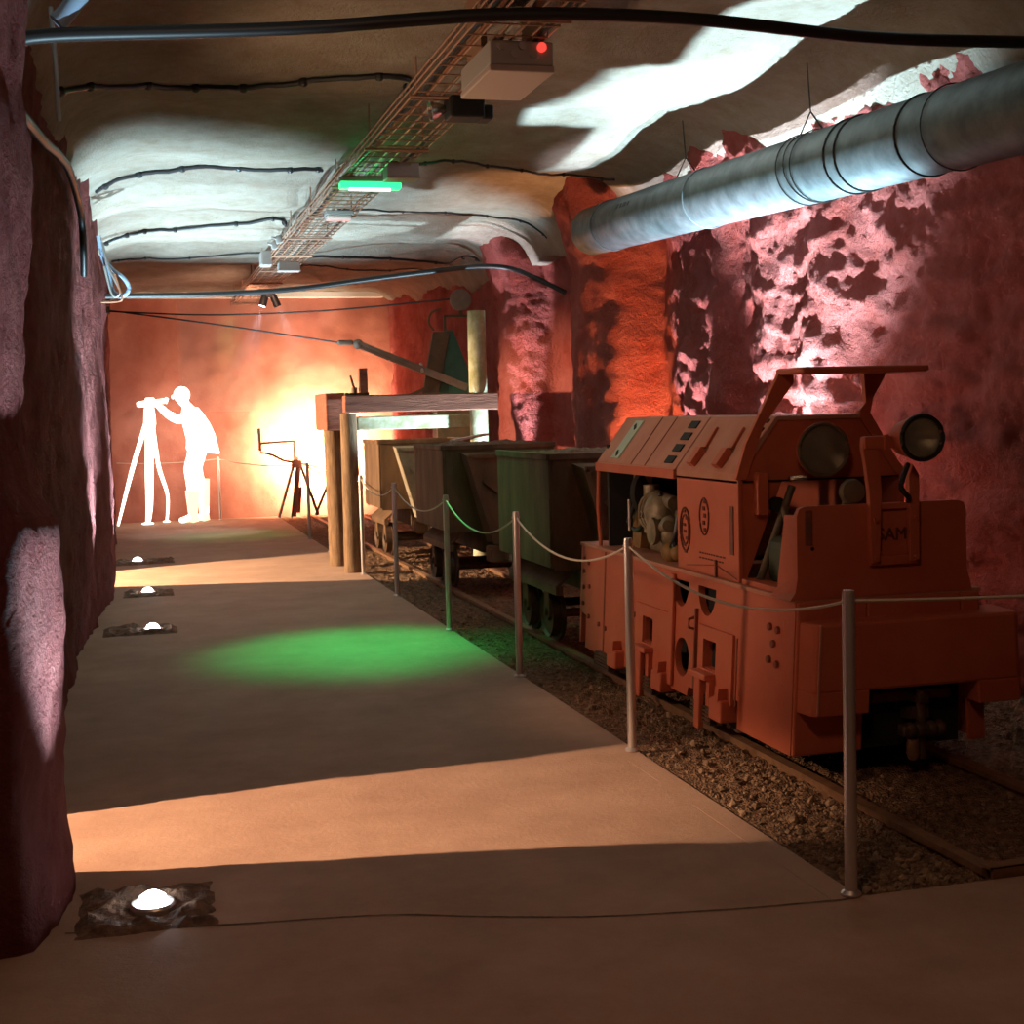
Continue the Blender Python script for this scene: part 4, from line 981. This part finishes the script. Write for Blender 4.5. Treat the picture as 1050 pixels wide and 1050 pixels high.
# fingers closing on the camera
mb = MB()
for s, hx in ((-1, .38), (1, .40)):
    hand = V((hx, y+s*.045, 1.86)); mb.sph(hand, .04, 10, (1.1, .7, .9))
    for k, ln in enumerate((.055, .065, .06, .048)):
        a = hand+V((-.02, s*.012, .028-k*.018)); mb.tube([a, a+V((-.03, -s*.012, .006)), a+V((-.03-ln*.4, -s*.04, .0))], .009, 6)
    mb.tube([hand+V((0, -s*.01, .03)), hand+V((-.02, -s*.02, .05)), hand+V((-.045, -s*.03, .05))], .010, 6)
mb.build('fingers', M['figure'], t, True)
mb = MB()
for (x0, yy, zt_) in ((.865, y-.12, .50), (1.045, y+.12, .66)):
    mb.lathe([(.088, zt_), (.105, zt_), (.088, .30), (.072, .12), (.085, .02), (0, .0)], (x0, yy, 0), (.0, 0, 1), 18)
    mb.sph((x0-.10, yy, .05), .065, 14, (1.6, .85, .62))
mb.build('boots', M['figboot'], t, True)
tp = thing('camera_tripod', 'glowing white camera on a tall tripod in front of the bending figure', 'tripod', (.29, YP, 0))
y = YP
for pts, r in (([(.24, y-.05, 1.62), (-.02, y-.22, .85), (-.26, y-.35, .02)], [.04, .035, .018]), ([(.27, y, 1.62), (.235, y-.05, .8), (.215, y-.06, .3), (.18, y-.08, .01)], [.06, .065, .055, .035]), ([(.30, y+.05, 1.62), (.38, y+.14, .9), (.50, y+.20, .42), (.47, y+.2, .01)], [.04, .034, .025, .02])):
    MB().tube(smooth_pts(pts, 5), .03, 10, radii=[r[min(len(r)-1, int(k/5))]*(1-(k % 5)/5)+r[min(len(r)-1, int(k/5)+1)]*((k % 5)/5) for k in range((len(pts)-1)*5+1)]).build('leg', M['figure'], tp, True)
MB().lathe([(0, 1.45), (.07, 1.45), (.095, 1.55), (.085, 1.72), (.07, 1.80), (0, 1.82)], (.275, y, 0), (0, 0, 1), 16).build('head_column', M['figure'], tp, True)
MB().box(.22, .36, y-.08, y+.08, 1.80, 1.95, bev=.02).lathe([(0, 0), (.05, 0), (.045, .10), (.03, .13), (0, .13)], (.22, y, 1.86), (-1, 0, -.1), 14).lathe([(0, 0), (.045, 0), (.05, .05), (0, .06)], (.56, y, 1.89), (-.5, 0, .2), 12).cyl((.36, y, 1.88), (.55, y, 1.90), .04).build('camera_body', M['figure'], tp, True)
MB().sph((.18, y-.08, .015), .05, 10, (2, 1, .4)).sph((.47, y+.2, .015), .04, 10, (1.6, 1, .4)).build('foot', M['figure'], tp, True); islands([c for c in tp.children if c.name.startswith('foot')][0])

# rocks at the foot of the right pillar
for k, (x, y, r, lab) in enumerate(((3.95, 13.35, .24, 'red rock lump at the foot of the pillar behind the middle wagon'), (4.2, 13.9, .3, 'larger red rock lump behind another beside the right wall'))):
    mb = MB(); q = bmesh.ops.create_icosphere(mb.bm, subdivisions=4, radius=r)
    for v in q['verts']: v.co = v.co*(1+.35*fbm(v.co*4+V((k*5, 0, 0)), 4)) + V((x, y, r*.8)); 
    tag(mb.build('rock', M['rock'], None, True), lab, 'rock')

# ------------------------------------------------------------------ light
WARM = (1.0, .64, .40)
# floods in the side niches
light('niche_flood', 'SPOT', (-2.75, 5.62, 2.6), 1900, WARM, (0.12, 5.6, .0), .02, 38, .5)
light('niche_flood', 'SPOT', (-2.75, 14.75, 1.9), 3800, (1.0, .70, .42), (1.8, 14.85, .0), .03, 60, .4)
# spot on the locomotive side
light('unseen_left_flood', 'SPOT', (-.12, 7.2, 1.45), 108, (1.0, .64, .42), (2.75, 7.0, 1.0), .12, 60, .5)
light('unseen_left_flood', 'SPOT', (-.12, 7.3, 1.50), 150, (1.0, .66, .40), (2.3, 7.6, 3.4), .15, 84, 1.0)  # added upward fill without a fixture, warms the near ceiling
# uplights behind the locomotive
for (x, y, z, e, c, cone, aim, bl) in ((3.76, 8.2, .12, 3600, COLD, 92, (2.5, 8.4, 3.4), .4), (4.08, 8.85, .12, 2300, (.82, .86, 1.0), 50, (4.36, 8.75, 3.2), .6), (4.12, 10.65, .12, 1100, (.85, .86, 1.0), 44, (4.40, 10.7, 3.2), .7),
        (3.78, 13.95, .12, 1000, COLD, 66, (2.3, 14.3, 3.4), .5), (4.06, 15.0, .1, 900, (.85, .86, 1.0), 24, (4.14, 15.4, 3.2), .5)):
    light('rock_uplight', 'SPOT', (x, y, z), e, c, aim, .025, cone, bl)
light('orange_uplight', 'SPOT', (4.22, 11.0, .3), 560, (1.0, .45, .18), (4.36, 12.0, 2.0), .06, 60, .6)
light('orange_uplight', 'SPOT', (4.38, 14.1, .3), 130, (1.0, .40, .16), (4.4, 15.1, 1.5), .06, 80, .6)
# white glow on the back wall, tan ceiling glow
light('glow_flood', 'SPOT', (3.0, 22.2, .95), 2100, (1.0, .74, .46), (2.95, 23.0, 1.05), .12, 160, 1.0)
light('back_wall_flood', 'SPOT', (1.6, 19.0, 3.1), 230, (1.0, .60, .42), (1.2, 23, 1.9), .2, 105, .8)
light('band_fill', 'SPOT', (2.9, 22.3, 2.8), 22, (1.0, .90, .75), (2.7, 22.95, 3.55), .05, 100, .6)  # unseen spot added to brighten the white band
hz = bpy.data.materials.new('thin_haze'); hz.use_nodes = True; nt_ = hz.node_tree; nt_.nodes.remove(nt_.nodes['Principled BSDF'])
vs_ = nt_.nodes.new('ShaderNodeVolumeScatter'); vs_.inputs['Density'].default_value = .09; vs_.inputs['Anisotropy'].default_value = .3
nt_.links.new(vs_.outputs['Volume'], nt_.nodes['Material Output'].inputs['Volume'])
tag(MB().box(.7, 3.4, 19.8, 21.6, 1.7, 3.33).build('haze', hz), 'faint haze lit by the double spotlight beams before the back wall', 'haze', kind='stuff')
# green emergency lamps
light('emergency_beam', 'SPOT', (1.8, 10.62, 3.24), 800, (.01, 1.0, .20), (1.45, 9.6, 0), .18, 40, 1.0)
light('emergency_beam', 'SPOT', (1.4, 20.8, 3.2), 160, (.02, 1.0, .22), (1.3, 19.7, 0), .15, 40, 1.0)
light('emergency_beam', 'SPOT', (1.85, 10.62, 3.22), 110, (.02, 1.0, .25), (2.6, 9.75, .85), .15, 34, 1.0)
light('emergency_glow', 'POINT', (1.8, 10.64, 3.22), 7, (.02, 1.0, .25), None, .12)
# added dim warm fill for the near floor and locomotive front
light('front_fill', 'AREA', (0.8, 2.4, 3.3), 16, (1.0, .56, .32), (1.4, 4.4, 0), .5)
w = bpy.data.worlds.new('world'); w.use_nodes = True; SC.world = w
w.node_tree.nodes['Background'].inputs['Color'].default_value = (.55, .27, .16, 1); w.node_tree.nodes['Background'].inputs['Strength'].default_value = .03

SC.view_settings.view_transform = 'Standard'; SC.view_settings.look = 'None'; SC.view_settings.exposure = 0; SC.view_settings.gamma = 1
SC.view_settings.use_curve_mapping = False
SC.cycles.max_bounces = 8; SC.cycles.diffuse_bounces = 3; SC.cycles.sample_clamp_indirect = 4.0
for o in SC.objects:
    if '_o' in o: del o['_o']
